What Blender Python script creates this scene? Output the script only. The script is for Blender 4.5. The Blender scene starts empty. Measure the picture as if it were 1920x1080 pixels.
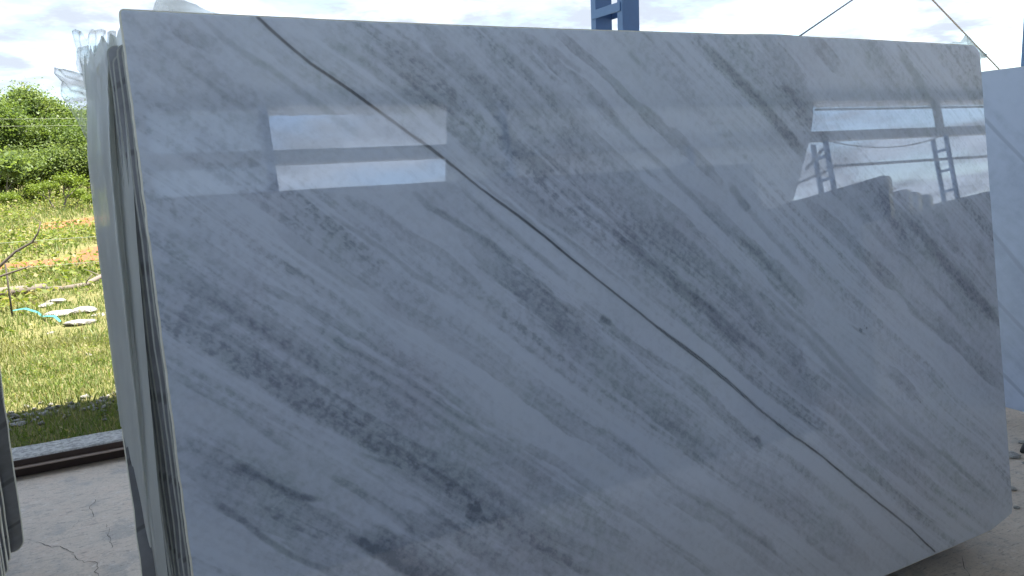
import bpy, bmesh, math, random
import numpy as np
from mathutils import Vector, Matrix

# ------------------------------------------------------------------ camera, sky, sun, exposure
scene = bpy.context.scene
COL = scene.collection
CAM_H = 1.65
cam_data = bpy.data.cameras.new('camera')
cam = bpy.data.objects.new('camera', cam_data)
COL.objects.link(cam)
cam_data.sensor_width = 36.0
cam_data.lens = 36.0 * 1447.1 / 1920.0
cam_data.clip_start = 0.05
cam_data.clip_end = 3000.0
_r = Vector((0.8846538, -0.4641102, -0.0446017))
_d = Vector((-0.1162196, -0.1268611, -0.9850885))
_f = Vector((0.4515314, 0.8766459, -0.1661668))
cam.matrix_world = Matrix(((_r.x, -_d.x, -_f.x, 0), (_r.y, -_d.y, -_f.y, 0), (_r.z, -_d.z, -_f.z, CAM_H), (0, 0, 0, 1)))
scene.camera = cam

SUN_DIR = Vector((0.34, -0.15, 1.0)).normalized()      # towards the sun: high, a little behind the shed
sun_el = math.asin(SUN_DIR.z)
sun_az = math.atan2(SUN_DIR.x, SUN_DIR.y)
world = bpy.data.worlds.new('World')
scene.world = world
world.use_nodes = True
wt = world.node_tree
wn, wl = wt.nodes, wt.links
wn.clear()
def wnode(t, **k):
    n = wn.new(t)
    for a, v in k.items():
        setattr(n, a, v)
    return n
w_out = wnode('ShaderNodeOutputWorld')
w_bg = wnode('ShaderNodeBackground')
w_bg.inputs['Strength'].default_value = 0.08
w_sky = wnode('ShaderNodeTexSky', sky_type='NISHITA', sun_disc=False)
w_sky.sun_elevation = sun_el
w_sky.sun_rotation = sun_az
w_sky.altitude = 300
w_sky.air_density = 1.0
w_sky.dust_density = 1.0
w_sky.ozone_density = 1.0
# broken cumulus everywhere in the sky: noise on a flat cloud deck above the viewer
w_tc = wnode('ShaderNodeTexCoord')
w_sep = wnode('ShaderNodeSeparateXYZ')
wl.new(w_tc.outputs['Generated'], w_sep.inputs[0])
def wmath(op, a, b=None, clamp=False):
    n = wnode('ShaderNodeMath', operation=op)
    n.use_clamp = clamp
    for i, v in enumerate((a, b)):
        if v is None:
            continue
        if isinstance(v, (int, float)):
            n.inputs[i].default_value = v
        else:
            wl.new(v, n.inputs[i])
    return n.outputs[0]
zz = wmath('ADD', wmath('MAXIMUM', w_sep.outputs['Z'], 0.0), 0.16)
w_cx = wmath('ADD', wmath('DIVIDE', w_sep.outputs['X'], zz), -5.2)
w_cy = wmath('ADD', wmath('DIVIDE', w_sep.outputs['Y'], zz), 6.6)
w_cmb = wnode('ShaderNodeCombineXYZ')
wl.new(w_cx, w_cmb.inputs[0]); wl.new(w_cy, w_cmb.inputs[1])
w_n1 = wnode('ShaderNodeTexNoise')
w_n1.inputs['Scale'].default_value = 1.5
w_n1.inputs['Detail'].default_value = 9
w_n1.inputs['Roughness'].default_value = 0.58
w_n1.inputs['Distortion'].default_value = 0.25
wl.new(w_cmb.outputs[0], w_n1.inputs['Vector'])
w_cov = wnode('ShaderNodeMapRange')
w_cov.interpolation_type = 'SMOOTHSTEP'
w_cov.inputs['From Min'].default_value = 0.40
w_cov.inputs['From Max'].default_value = 0.55
wl.new(w_n1.outputs['Fac'], w_cov.inputs['Value'])
# shading of the clouds: thick middles are greyer underneath
w_off = wnode('ShaderNodeVectorMath', operation='ADD')
w_off.inputs[1].default_value = (0.11, -0.05, 3.0)
wl.new(w_cmb.outputs[0], w_off.inputs[0])
w_n2 = wnode('ShaderNodeTexNoise')
w_n2.inputs['Scale'].default_value = 2.4
w_n2.inputs['Detail'].default_value = 7
w_n2.inputs['Roughness'].default_value = 0.55
wl.new(w_off.outputs[0], w_n2.inputs['Vector'])
w_sh = wnode('ShaderNodeMapRange')
w_sh.interpolation_type = 'SMOOTHSTEP'
w_sh.inputs['From Min'].default_value = 0.40
w_sh.inputs['From Max'].default_value = 0.58
wl.new(w_n2.outputs['Fac'], w_sh.inputs['Value'])
w_cc = wnode('ShaderNodeMix', data_type='RGBA')
w_cc.inputs['A'].default_value = (3.75, 4.35, 5.3, 1)
w_cc.inputs['B'].default_value = (2.05, 2.28, 2.65, 1)
wl.new(w_sh.outputs['Result'], w_cc.inputs['Factor'])
w_mix = wnode('ShaderNodeMix', data_type='RGBA')
wl.new(w_cov.outputs['Result'], w_mix.inputs['Factor'])
wl.new(w_sky.outputs['Color'], w_mix.inputs['A'])
wl.new(w_cc.outputs['Result'], w_mix.inputs['B'])
wl.new(w_mix.outputs['Result'], w_bg.inputs['Color'])
wl.new(w_bg.outputs[0], w_out.inputs['Surface'])

sun_data = bpy.data.lights.new('sun', 'SUN')
sun_data.energy = 5.0
sun_data.angle = math.radians(0.53)
sun_data.color = (1.0, 0.95, 0.86)
sun = bpy.data.objects.new('sun', sun_data)
COL.objects.link(sun)
sun.rotation_euler = SUN_DIR.to_track_quat('Z', 'Y').to_euler()
sun.location = (0, 0, 30)

scene.view_settings.view_transform = 'Standard'
scene.view_settings.look = 'None'
scene.view_settings.gamma = 1.0
scene.view_settings.use_curve_mapping = False
scene.view_settings.exposure = 2.22
scene.cycles.max_bounces = 6
scene.cycles.diffuse_bounces = 3
scene.cycles.transparent_max_bounces = 10

# ------------------------------------------------------------------ helpers
rng = np.random.default_rng(11)
random.seed(5)
MATS = {}

class NT:
    """small wrapper that builds a Principled material"""
    def __init__(self, name):
        self.m = bpy.data.materials.new(name)
        self.m.use_nodes = True
        self.t = self.m.node_tree
        self.n, self.l = self.t.nodes, self.t.links
        self.p = self.n['Principled BSDF']
        self.out = self.n['Material Output']
        MATS[name] = self.m
    def node(self, t, **k):
        n = self.n.new(t)
        for a, v in k.items():
            setattr(n, a, v)
        return n
    def put(self, sock, v):
        if isinstance(v, bpy.types.NodeSocket):
            self.l.new(v, sock)
        else:
            sock.default_value = v
    def math(self, op, a, b=0.0, clamp=False):
        n = self.node('ShaderNodeMath', operation=op)
        n.use_clamp = clamp
        self.put(n.inputs[0], a); self.put(n.inputs[1], b)
        return n.outputs[0]
    def noise(self, scale, detail=4, rough=0.55, vec=None, dist=0.0):
        n = self.node('ShaderNodeTexNoise')
        n.inputs['Scale'].default_value = scale
        n.inputs['Detail'].default_value = detail
        n.inputs['Roughness'].default_value = rough
        n.inputs['Distortion'].default_value = dist
        if vec is not None:
            self.l.new(vec, n.inputs['Vector'])
        return n.outputs['Fac']
    def coord(self, kind='Object', scale=(1, 1, 1), rot=(0, 0, 0), loc=(0, 0, 0)):
        tc = self.node('ShaderNodeTexCoord')
        mp = self.node('ShaderNodeMapping')
        mp.inputs['Scale'].default_value = scale
        mp.inputs['Rotation'].default_value = rot
        mp.inputs['Location'].default_value = loc
        self.l.new(tc.outputs[kind], mp.inputs['Vector'])
        return mp.outputs[0]
    def world(self):
        return self.node('ShaderNodeNewGeometry').outputs['Position']
    def ramp(self, v, lo, hi, a=0.0, b=1.0, smooth=True):
        n = self.node('ShaderNodeMapRange')
        n.interpolation_type = 'SMOOTHSTEP' if smooth else 'LINEAR'
        n.inputs['From Min'].default_value = lo
        n.inputs['From Max'].default_value = hi
        n.inputs['To Min'].default_value = a
        n.inputs['To Max'].default_value = b
        self.put(n.inputs['Value'], v)
        return n.outputs['Result']
    def mix(self, f, a, b, blend='MIX'):
        n = self.node('ShaderNodeMix', data_type='RGBA')
        n.blend_type = blend
        self.put(n.inputs['Factor'], f)
        for s, v in (('A', a), ('B', b)):
            self.put(n.inputs[s], v if isinstance(v, bpy.types.NodeSocket) else (v[0], v[1], v[2], 1))
        return n.outputs['Result']
    def attr(self, name):
        n = self.node('ShaderNodeAttribute')
        n.attribute_name = name
        return n
    def bump(self, h, strength=0.3, dist=0.01):
        b = self.node('ShaderNodeBump')
        b.inputs['Strength'].default_value = strength
        b.inputs['Distance'].default_value = dist
        self.l.new(h, b.inputs['Height'])
        self.l.new(b.outputs[0], self.p.inputs['Normal'])
    def set(self, **k):
        for a, v in k.items():
            s = self.p.inputs[a.replace('_', ' ')]
            if isinstance(v, tuple) and len(v) == 3 and s.type == 'RGBA':
                v = (*v, 1)
            self.put(s, v)
        return self

def tag(o, label=None, cat=None, group=None, kind=None):
    if label: o['label'] = label
    if cat: o['category'] = cat
    if group: o['group'] = group
    if kind: o['kind'] = kind
    return o
def empty(name, loc=(0, 0, 0), rz=0.0):
    o = bpy.data.objects.new(name, None)
    o.empty_display_size = 0.2
    COL.objects.link(o)
    o.location = loc
    o.rotation_euler = (0, 0, rz)
    return o
def link(name, me, mat=None, parent=None, loc=None):
    o = bpy.data.objects.new(name, me)
    COL.objects.link(o)
    if mat is not None and not me.materials:
        me.materials.append(MATS[mat] if isinstance(mat, str) else mat)
    if parent is not None:
        o.parent = parent
    if loc is not None:
        o.location = loc
    return o
def mesh_np(name, verts, faces, smooth=False, nside=None):
    """verts (n,3) array, faces (m,k) int array"""
    me = bpy.data.meshes.new(name)
    v = np.asarray(verts, np.float32)
    fa = np.asarray(faces, np.int32)
    k = fa.shape[1]
    me.vertices.add(len(v)); me.vertices.foreach_set('co', v.ravel())
    me.loops.add(fa.size); me.loops.foreach_set('vertex_index', fa.ravel())
    me.polygons.add(len(fa))
    me.polygons.foreach_set('loop_start', np.arange(0, fa.size, k, dtype=np.int32))
    me.polygons.foreach_set('loop_total', np.full(len(fa), k, np.int32))
    if smooth:
        me.polygons.foreach_set('use_smooth', np.ones(len(fa), bool))
    me.update(calc_edges=True)
    return me
def mesh_py(name, verts, faces, smooth=False):
    me = bpy.data.meshes.new(name)
    me.from_pydata([tuple(map(float, v)) for v in verts], [], faces)
    if smooth:
        me.polygons.foreach_set('use_smooth', [True] * len(me.polygons))
    me.update()
    return me
def bm_mesh(name, bm, smooth=False):
    me = bpy.data.meshes.new(name)
    bmesh.ops.recalc_face_normals(bm, faces=bm.faces)
    bm.to_mesh(me); bm.free()
    if smooth:
        me.polygons.foreach_set('use_smooth', [True] * len(me.polygons))
    return me
def add_box(bm, lo, hi, bevel=0.0):
    vs = [bm.verts.new((x, y, z)) for x in (lo[0], hi[0]) for y in (lo[1], hi[1]) for z in (lo[2], hi[2])]
    fs = [(0, 1, 3, 2), (4, 6, 7, 5), (0, 4, 5, 1), (2, 3, 7, 6), (0, 2, 6, 4), (1, 5, 7, 3)]
    nf = [bm.faces.new([vs[i] for i in f]) for f in fs]
    if bevel > 0:
        es = list({e for f in nf for e in f.edges})
        bmesh.ops.bevel(bm, geom=es, offset=bevel, segments=2, affect='EDGES', profile=0.6)
def box_obj(name, lo, hi, mat, parent=None, bevel=0.0):
    bm = bmesh.new(); add_box(bm, lo, hi, bevel)
    return link(name, bm_mesh(name, bm), mat, parent)
def bar(bm, a, b, w, h, up=(0, 0, 1)):
    """rectangular bar from a to b"""
    a, b = Vector(a), Vector(b)
    d = (b - a).normalized()
    u = Vector(up)
    if abs(d.dot(u)) > 0.98: u = Vector((0, 1, 0))
    s = d.cross(u).normalized(); t = s.cross(d).normalized()
    vs = []
    for p in (a, b):
        for i, j in ((-1, -1), (1, -1), (1, 1), (-1, 1)):
            vs.append(bm.verts.new(p + s * i * w / 2 + t * j * h / 2))
    for f in ((0, 1, 2, 3), (7, 6, 5, 4), (0, 4, 5, 1), (1, 5, 6, 2), (2, 6, 7, 3), (3, 7, 4, 0)):
        bm.faces.new([vs[i] for i in f])
def bar_obj(name, a, b, w, h, mat, parent=None, up=(0, 0, 1)):
    bm = bmesh.new(); bar(bm, a, b, w, h, up)
    return link(name, bm_mesh(name, bm), mat, parent)
def tube(pts, rads, seg=7, cap=True):
    """verts, faces of a tube along points"""
    pts = [Vector(p) for p in pts]
    V, F = [], []
    n = len(pts)
    prev = None
    for i, p in enumerate(pts):
        d = (pts[min(i + 1, n - 1)] - pts[max(i - 1, 0)]).normalized()
        u = prev if prev is not None else (Vector((0, 0, 1)) if abs(d.z) < 0.9 else Vector((1, 0, 0)))
        s = d.cross(u).normalized(); t = s.cross(d).normalized(); prev = t
        for k in range(seg):
            a = 2 * math.pi * k / seg
            V.append(p + (s * math.cos(a) + t * math.sin(a)) * rads[i])
    for i in range(n - 1):
        for k in range(seg):
            k2 = (k + 1) % seg
            F.append((i * seg + k, i * seg + k2, (i + 1) * seg + k2, (i + 1) * seg + k))
    if cap:
        F.append(tuple(range(seg - 1, -1, -1)))
        F.append(tuple((n - 1) * seg + k for k in range(seg)))
    return V, F
def tube_obj(name, pts, rads, mat, parent=None, seg=7):
    V, F = tube(pts, rads, seg)
    return link(name, mesh_py(name, V, F, True), mat, parent)
# numpy value noise
def _hash(ix, iy, seed):
    h = (ix.astype(np.int64) * 374761393 + iy.astype(np.int64) * 668265263 + seed * 1274126177) & 0xFFFFFFFF
    h = ((h ^ (h >> 13)) * 1274126177) & 0xFFFFFFFF
    return ((h ^ (h >> 16)) & 0xFFFF).astype(np.float32) / 65535.0
def vnoise(x, y, seed=0):
    ix, iy = np.floor(x), np.floor(y)
    fx, fy = (x - ix).astype(np.float32), (y - iy).astype(np.float32)
    fx = fx * fx * (3 - 2 * fx); fy = fy * fy * (3 - 2 * fy)
    ix, iy = ix.astype(np.int64), iy.astype(np.int64)
    a, b = _hash(ix, iy, seed), _hash(ix + 1, iy, seed)
    c, d = _hash(ix, iy + 1, seed), _hash(ix + 1, iy + 1, seed)
    return (a + (b - a) * fx) * (1 - fy) + (c + (d - c) * fx) * fy
def fbm(x, y, seed=0, octv=4, gain=0.5):
    s, a, t = 0.0, 1.0, 0.0
    for o in range(octv):
        ca, sa = math.cos(o * 1.1), math.sin(o * 1.1)
        s = s + a * vnoise((x * ca - y * sa) * 2 ** o + 17.3 * o, (x * sa + y * ca) * 2 ** o - 9.1 * o, seed + o * 7)
        t += a; a *= gain
    return s / t

# ------------------------------------------------------------------ materials
def make_materials():
    # polished front slab: pattern comes from per-vertex vein fields made by the script
    m = NT('marble_front')
    gr, dk, wm = m.attr('grey').outputs['Fac'], m.attr('dark').outputs['Fac'], m.attr('tint').outputs['Fac']
    oc = m.coord('Object')
    fine = m.noise(160, 3, 0.6, oc)
    mid = m.noise(45, 4, 0.6, oc)
    vor = m.node('ShaderNodeTexVoronoi', feature='DISTANCE_TO_EDGE'); vor.inputs['Scale'].default_value = 70
    m.l.new(oc, vor.inputs['Vector'])
    cry = m.math('ADD', m.math('MULTIPLY', m.math('SUBTRACT', mid, 0.5), 0.9), m.math('MULTIPLY', m.math('SUBTRACT', fine, 0.5), 0.7))
    g2 = m.math('ADD', gr, m.math('MULTIPLY', cry, m.math('ADD', m.math('MULTIPLY', gr, 0.55), 0.05)), True)
    base = m.mix(g2, (0.635, 0.70, 0.79), (0.19, 0.225, 0.275))
    hue = m.noise(3.2, 4, 0.6, oc)
    base = m.mix(m.math('MULTIPLY', m.ramp(hue, 0.50, 0.62), m.ramp(gr, 0.05, 0.4, 0.15, 0.8)), base, (0.975, 1.0, 0.965), 'MULTIPLY')
    base = m.mix(m.math('MULTIPLY', m.ramp(hue, 0.48, 0.38), m.ramp(gr, 0.05, 0.4, 0.15, 0.8)), base, (1.0, 0.975, 0.99), 'MULTIPLY')
    base = m.mix(m.math('MULTIPLY', wm, 0.35), base, (0.98, 0.955, 0.94), 'MULTIPLY')
    base = m.mix(dk, base, (0.022, 0.030, 0.042))
    glint = m.math('MULTIPLY', m.ramp(m.noise(240, 2, 0.5, oc), 0.70, 0.78, 0, 0.5), m.ramp(gr, 0.1, 0.3))
    base = m.mix(glint, base, (0.80, 0.83, 0.86))
    m.set(Base_Color=base, Roughness=m.ramp(m.noise(2.2, 3, 0.5, oc), 0.3, 0.8, 0.004, 0.016), IOR=1.7)
    m.p.inputs['Specular IOR Level'].default_value = 1.0
    m.bump(m.noise(3.0, 1, 0.4, oc), 0.006, 0.004)
    # unpolished sawn rim
    m = NT('sawn_edge')
    oc = m.coord('Object')
    n = m.noise(60, 5, 0.65, oc)
    m.set(Base_Color=m.mix(n, (0.50, 0.49, 0.40), (0.76, 0.74, 0.62)), Roughness=0.7)
    m.bump(n, 0.5, 0.003)
    m = NT('shaded_edge')  # sawn rim darkened to stand in for shade between the stacked slabs
    oc = m.coord('Object')
    n = m.noise(40, 5, 0.65, oc)
    m.set(Base_Color=m.mix(n, (0.20, 0.21, 0.19), (0.42, 0.43, 0.39)), Roughness=0.8)
    m.bump(n, 0.5, 0.003)
    # stones for the other slabs
    def stone(name, light, dark, vein, scale, rot, rough=0.08, seed=0.0, ior=1.55):
        m = NT(name)
        oc = m.coord('Object', (1, 1, 1), (0, rot, 0), (seed, seed * 0.7, 0))
        st = m.node('ShaderNodeMapping'); st.inputs['Scale'].default_value = (0.35, 1, 1.6)
        m.l.new(oc, st.inputs['Vector'])
        a = m.noise(scale, 7, 0.62, st.outputs[0], 0.6)
        b = m.noise(scale * 7, 5, 0.6, oc)
        c = m.node('ShaderNodeTexWave', wave_type='BANDS', bands_direction='Z')
        c.inputs['Scale'].default_value = scale * 0.28
        c.inputs['Distortion'].default_value = 9.0
        c.inputs['Detail'].default_value = 4
        c.inputs['Detail Scale'].default_value = 0.8
        m.l.new(st.outputs[0], c.inputs['Vector'])
        col = m.mix(m.ramp(m.math('ADD', a, m.math('MULTIPLY', m.math('SUBTRACT', b, 0.5), 0.35)), 0.36, 0.66), dark, light)
        col = m.mix(m.ramp(c.outputs['Fac'], 0.03, 0.0, 0.0, 0.75), col, vein)
        m.set(Base_Color=col, Roughness=rough, IOR=ior)
        m.bump(m.noise(4, 2, 0.5, oc), 0.03, 0.004)
    stone('marble_pale', (0.64, 0.67, 0.71), (0.50, 0.53, 0.58), (0.44, 0.46, 0.50), 2.0, 0.6)
    stone('marble_blue', (0.40, 0.47, 0.60), (0.31, 0.37, 0.48), (0.27, 0.32, 0.41), 2.2, -0.7, 0.22, 3.0, 1.5)
    stone('granite_grey', (0.29, 0.30, 0.31), (0.22, 0.225, 0.235), (0.14, 0.14, 0.145), 3.5, 0.4, 0.22, 7.0)
    stone('granite_dark', (0.16, 0.165, 0.17), (0.08, 0.085, 0.09), (0.04, 0.04, 0.045), 3.0, 0.9, 0.12, 5.0)
    stone('marble_sand', (0.46, 0.42, 0.40), (0.30, 0.27, 0.26), (0.16, 0.14, 0.13), 2.2, 0.2, 0.1, 9.0)
    # stretch film
    m = NT('plastic_film')
    m.n.remove(m.p)
    oc = m.coord('Object')
    n1 = m.noise(9, 4, 0.6, m.coord('Object', (1, 1, 0.35)))
    tr = m.node('ShaderNodeBsdfTransparent'); tr.inputs['Color'].default_value = (0.93, 0.95, 0.94, 1)
    df = m.node('ShaderNodeBsdfDiffuse'); df.inputs['Color'].default_value = (0.60, 0.62, 0.585, 1)
    tl = m.node('ShaderNodeBsdfTranslucent'); tl.inputs['Color'].default_value = (0.80, 0.80, 0.72, 1)
    gl = m.node('ShaderNodeBsdfGlossy'); gl.inputs['Roughness'].default_value = 0.28
    gl.inputs['Color'].default_value = (0.95, 0.97, 1.0, 1)
    bp = m.node('ShaderNodeBump'); bp.inputs['Strength'].default_value = 0.22; bp.inputs['Distance'].default_value = 0.006
    m.l.new(m.noise(28, 4, 0.6, m.coord('Object', (1, 1, 0.25)), 1.2), bp.inputs['Height'])
    for s in (df, tl, gl):
        m.l.new(bp.outputs[0], s.inputs['Normal'])
    a = m.node('ShaderNodeMixShader'); a.inputs[0].default_value = 0.35
    m.l.new(df.outputs[0], a.inputs[1]); m.l.new(tl.outputs[0], a.inputs[2])
    b = m.node('ShaderNodeMixShader'); b.inputs[0].default_value = 0.10
    m.l.new(a.outputs[0], b.inputs[1]); m.l.new(gl.outputs[0], b.inputs[2])
    c = m.node('ShaderNodeMixShader')
    thick = m.attr('thick').outputs['Fac']
    m.l.new(m.math('MULTIPLY', thick, m.ramp(n1, 0.25, 0.75, 0.9, 1.05), True), c.inputs[0])
    m.l.new(tr.outputs[0], c.inputs[1]); m.l.new(b.outputs[0], c.inputs[2])
    m.l.new(c.outputs[0], m.out.inputs['Surface'])
    # metal and timber
    def painted(name, col, rough=0.45, var=0.25, metallic=0.0, rust=0.0):
        m = NT(name)
        oc = m.world()
        n = m.noise(3.0, 6, 0.65, oc)
        c = m.mix(n, tuple(x * (1 - var) for x in col), tuple(min(1, x * (1 + var)) for x in col))
        if rust:
            c = m.mix(m.ramp(m.noise(9, 6, 0.7, oc), 0.56, 0.7, 0, rust), c, (0.10, 0.045, 0.025))
        m.set(Base_Color=c, Roughness=rough, Metallic=metallic)
        m.bump(m.noise(90, 3, 0.6, oc), 0.15, 0.002)
    painted('blue_paint', (0.085, 0.175, 0.36), 0.4, 0.2, 0.0, 0.10)
    painted('grey_steel', (0.20, 0.21, 0.22), 0.5, 0.2, 0.0, 0.1)
    painted('brown_steel', (0.060, 0.040, 0.034), 0.6, 0.35, 0.0, 0.5)
    painted('worn_lip', (0.36, 0.29, 0.25), 0.5, 0.3, 0.0, 0.2)
    painted('cable_steel', (0.30, 0.30, 0.32), 0.5, 0.1)
    painted('roof_sheet', (0.40, 0.45, 0.52), 0.5, 0.08)
    painted('cladding', (0.38, 0.42, 0.48), 0.6, 0.08)
    painted('block_wall', (0.28, 0.30, 0.34), 0.9, 0.15)
    painted('timber', (0.17, 0.115, 0.07), 0.8, 0.35)
    painted('stake_wood', (0.055, 0.045, 0.038), 0.9, 0.3)
    painted('wire_metal', (0.26, 0.28, 0.22), 0.5, 0.1)
    painted('teal_strap', (0.06, 0.27, 0.25), 0.35, 0.15)
    painted('black_rubber', (0.02, 0.02, 0.02), 0.6, 0.2)
    m = NT('fibreglass')
    m.set(Base_Color=(0.28, 0.33, 0.40), Roughness=0.5)
    tr = m.node('ShaderNodeBsdfTranslucent'); tr.inputs['Color'].default_value = (0.54, 0.70, 0.92, 1)
    mx = m.node('ShaderNodeMixShader'); mx.inputs[0].default_value = 0.30
    m.l.new(m.p.outputs[0], mx.inputs[1]); m.l.new(tr.outputs[0], mx.inputs[2])
    m.l.new(mx.outputs[0], m.out.inputs['Surface'])
    m = NT('added_skylight_sheet')  # for the roof strips added to light the slab
    m.set(Base_Color=(0.45, 0.55, 0.70), Roughness=0.5)
    tr = m.node('ShaderNodeBsdfTranslucent'); tr.inputs['Color'].default_value = (0.58, 0.69, 0.86, 1)
    mx = m.node('ShaderNodeMixShader'); mx.inputs[0].default_value = 0.7
    m.l.new(m.p.outputs[0], mx.inputs[1]); m.l.new(tr.outputs[0], mx.inputs[2])
    m.l.new(mx.outputs[0], m.out.inputs['Surface'])
    # concrete floor and kerb
    m = NT('concrete_floor')
    w = m.world()
    big = m.noise(0.9, 5, 0.6, w)
    st = m.noise(5.0, 6, 0.65, w)
    grain = m.noise(75, 4, 0.7, w)
    mp = m.node('ShaderNodeMapping'); mp.inputs['Scale'].default_value = (14, 60, 1); mp.inputs['Rotation'].default_value = (0, 0, 0.35)
    m.l.new(w, mp.inputs['Vector'])
    trow = m.noise(1.0, 5, 0.7, mp.outputs[0])
    c = m.mix(big, (0.46, 0.395, 0.325), (0.70, 0.61, 0.51))
    c = m.mix(m.ramp(st, 0.5, 0.72, 0, 0.55), c, (0.62, 0.49, 0.395))
    c = m.mix(m.ramp(st, 0.48, 0.32, 0, 0.7), c, (0.36, 0.345, 0.32))
    pits = m.noise(130, 3, 0.65, w)
    mid_ = m.noise(19, 5, 0.7, w)
    c = m.mix(m.ramp(mid_, 0.52, 0.70, 0, 0.45), c, (0.30, 0.28, 0.255))
    c = m.mix(m.ramp(mid_, 0.44, 0.30, 0, 0.45), c, (0.72, 0.69, 0.65))
    c = m.mix(m.ramp(trow, 0.54, 0.68, 0, 0.6), c, (0.17, 0.16, 0.15))
    c = m.mix(m.ramp(grain, 0.55, 0.70, 0, 0.6), c, (0.19, 0.18, 0.17))
    c = m.mix(m.ramp(grain, 0.42, 0.30, 0, 0.5), c, (0.78, 0.76, 0.72))
    c = m.mix(m.ramp(pits, 0.66, 0.72, 0, 0.7), c, (0.10, 0.095, 0.09))
    m.set(Base_Color=c, Roughness=0.85)
    m.bump(m.math('ADD', m.math('MULTIPLY', grain, 0.5), trow), 0.6, 0.006)
    m = NT('kerb_concrete')
    w = m.world()
    n = m.noise(38, 6, 0.72, w)
    c = m.mix(m.ramp(n, 0.3, 0.72), (0.20, 0.20, 0.19), (0.56, 0.55, 0.52))
    c = m.mix(m.ramp(m.noise(6, 4, 0.6, w), 0.5, 0.7, 0, 0.4), c, (0.20, 0.21, 0.17))
    m.set(Base_Color=c, Roughness=0.95)
    m.bump(n, 0.9, 0.012)
    m = NT('crack_dark'); m.set(Base_Color=(0.035, 0.03, 0.027), Roughness=1.0)
    # field
    m = NT('field_soil')
    w = m.world()
    mp = m.node('ShaderNodeMapping'); mp.inputs['Scale'].default_value = (0.45, 0.9, 1)
    m.l.new(w, mp.inputs['Vector'])
    n = m.noise(0.55, 6, 0.62, mp.outputs[0])
    n2 = m.noise(7, 6, 0.7, w)
    c = m.mix(n2, (0.075, 0.085, 0.028), (0.19, 0.175, 0.075))
    red = m.attr('red').outputs['Fac']
    soil = m.mix(n2, (0.17, 0.060, 0.030), (0.27, 0.115, 0.065))
    c = m.mix(m.ramp(m.math('ADD', red, m.math('MULTIPLY', m.math('SUBTRACT', n2, 0.5), 0.7)), 0.35, 0.6), c, soil)
    c = m.mix(m.ramp(n, 0.56, 0.68, 0, 0.6), c, (0.26, 0.20, 0.13))
    m.set(Base_Color=c, Roughness=1.0)
    m.p.inputs['Specular IOR Level'].default_value = 0.1
    m.bump(n2, 0.8, 0.05)
    m = NT('yard_dust')
    w = m.world()
    n = m.noise(0.35, 6, 0.65, w)
    m.set(Base_Color=m.mix(n, (0.22, 0.215, 0.20), (0.34, 0.33, 0.31)), Roughness=1.0)
    m.bump(m.noise(9, 5, 0.7, w), 0.5, 0.03)
    # foliage
    def leafy(name, a, b, c_, rough=0.55, trans=0.35, dry=None, scale=1.3):
        m = NT(name)
        r = m.attr('rnd').outputs['Fac']
        n = m.noise(scale, 4, 0.6, m.world())
        col = m.mix(r, a, b)
        col = m.mix(m.ramp(n, 0.45, 0.7, 0, 0.85), col, c_)
        if dry is not None:
            col = m.mix(m.ramp(r, 0.80, 0.84), col, dry)
        m.set(Base_Color=col, Roughness=rough)
        m.p.inputs['Specular IOR Level'].default_value = 0.25
        tl = m.node('ShaderNodeBsdfTranslucent')
        m.l.new(m.mix(1.0, col, (1.25, 1.3, 0.6), 'MULTIPLY'), tl.inputs['Color'])
        mx = m.node('ShaderNodeMixShader'); mx.inputs[0].default_value = trans
        m.l.new(m.p.outputs[0], mx.inputs[1]); m.l.new(tl.outputs[0], mx.inputs[2])
        m.l.new(mx.outputs[0], m.out.inputs['Surface'])
    leafy('grass_blades', (0.085, 0.135, 0.032), (0.175, 0.205, 0.068), (0.225, 0.22, 0.10), 0.5, 0.4, (0.30, 0.26, 0.14), 0.8)
    leafy('weeds', (0.105, 0.15, 0.028), (0.195, 0.225, 0.052), (0.165, 0.19, 0.05), 0.5, 0.4, (0.30, 0.26, 0.14), 0.6)
    leafy('tree_leaves', (0.070, 0.115, 0.036), (0.135, 0.185, 0.058), (0.15, 0.20, 0.064), 0.45, 0.45, None, 0.9)
    leafy('tree_leaves_pale', (0.10, 0.15, 0.050), (0.175, 0.225, 0.085), (0.185, 0.225, 0.09), 0.45, 0.45, None, 1.1)
    leafy('shrub_leaves', (0.110, 0.165, 0.026), (0.185, 0.230, 0.045), (0.14, 0.19, 0.04), 0.45, 0.4, None, 1.5)
    painted('bark', (0.14, 0.115, 0.09), 0.95, 0.3)
    painted('dead_wood', (0.085, 0.068, 0.058), 0.95, 0.3)
    painted('log_wood', (0.14, 0.115, 0.098), 0.95, 0.3)
    m = NT('white_rubble')
    w = m.world()
    n = m.noise(22, 5, 0.65, w)
    m.set(Base_Color=m.mix(n, (0.13, 0.125, 0.115), (0.30, 0.285, 0.265)), Roughness=0.85)
    m.bump(n, 0.6, 0.01)
make_materials()

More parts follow.
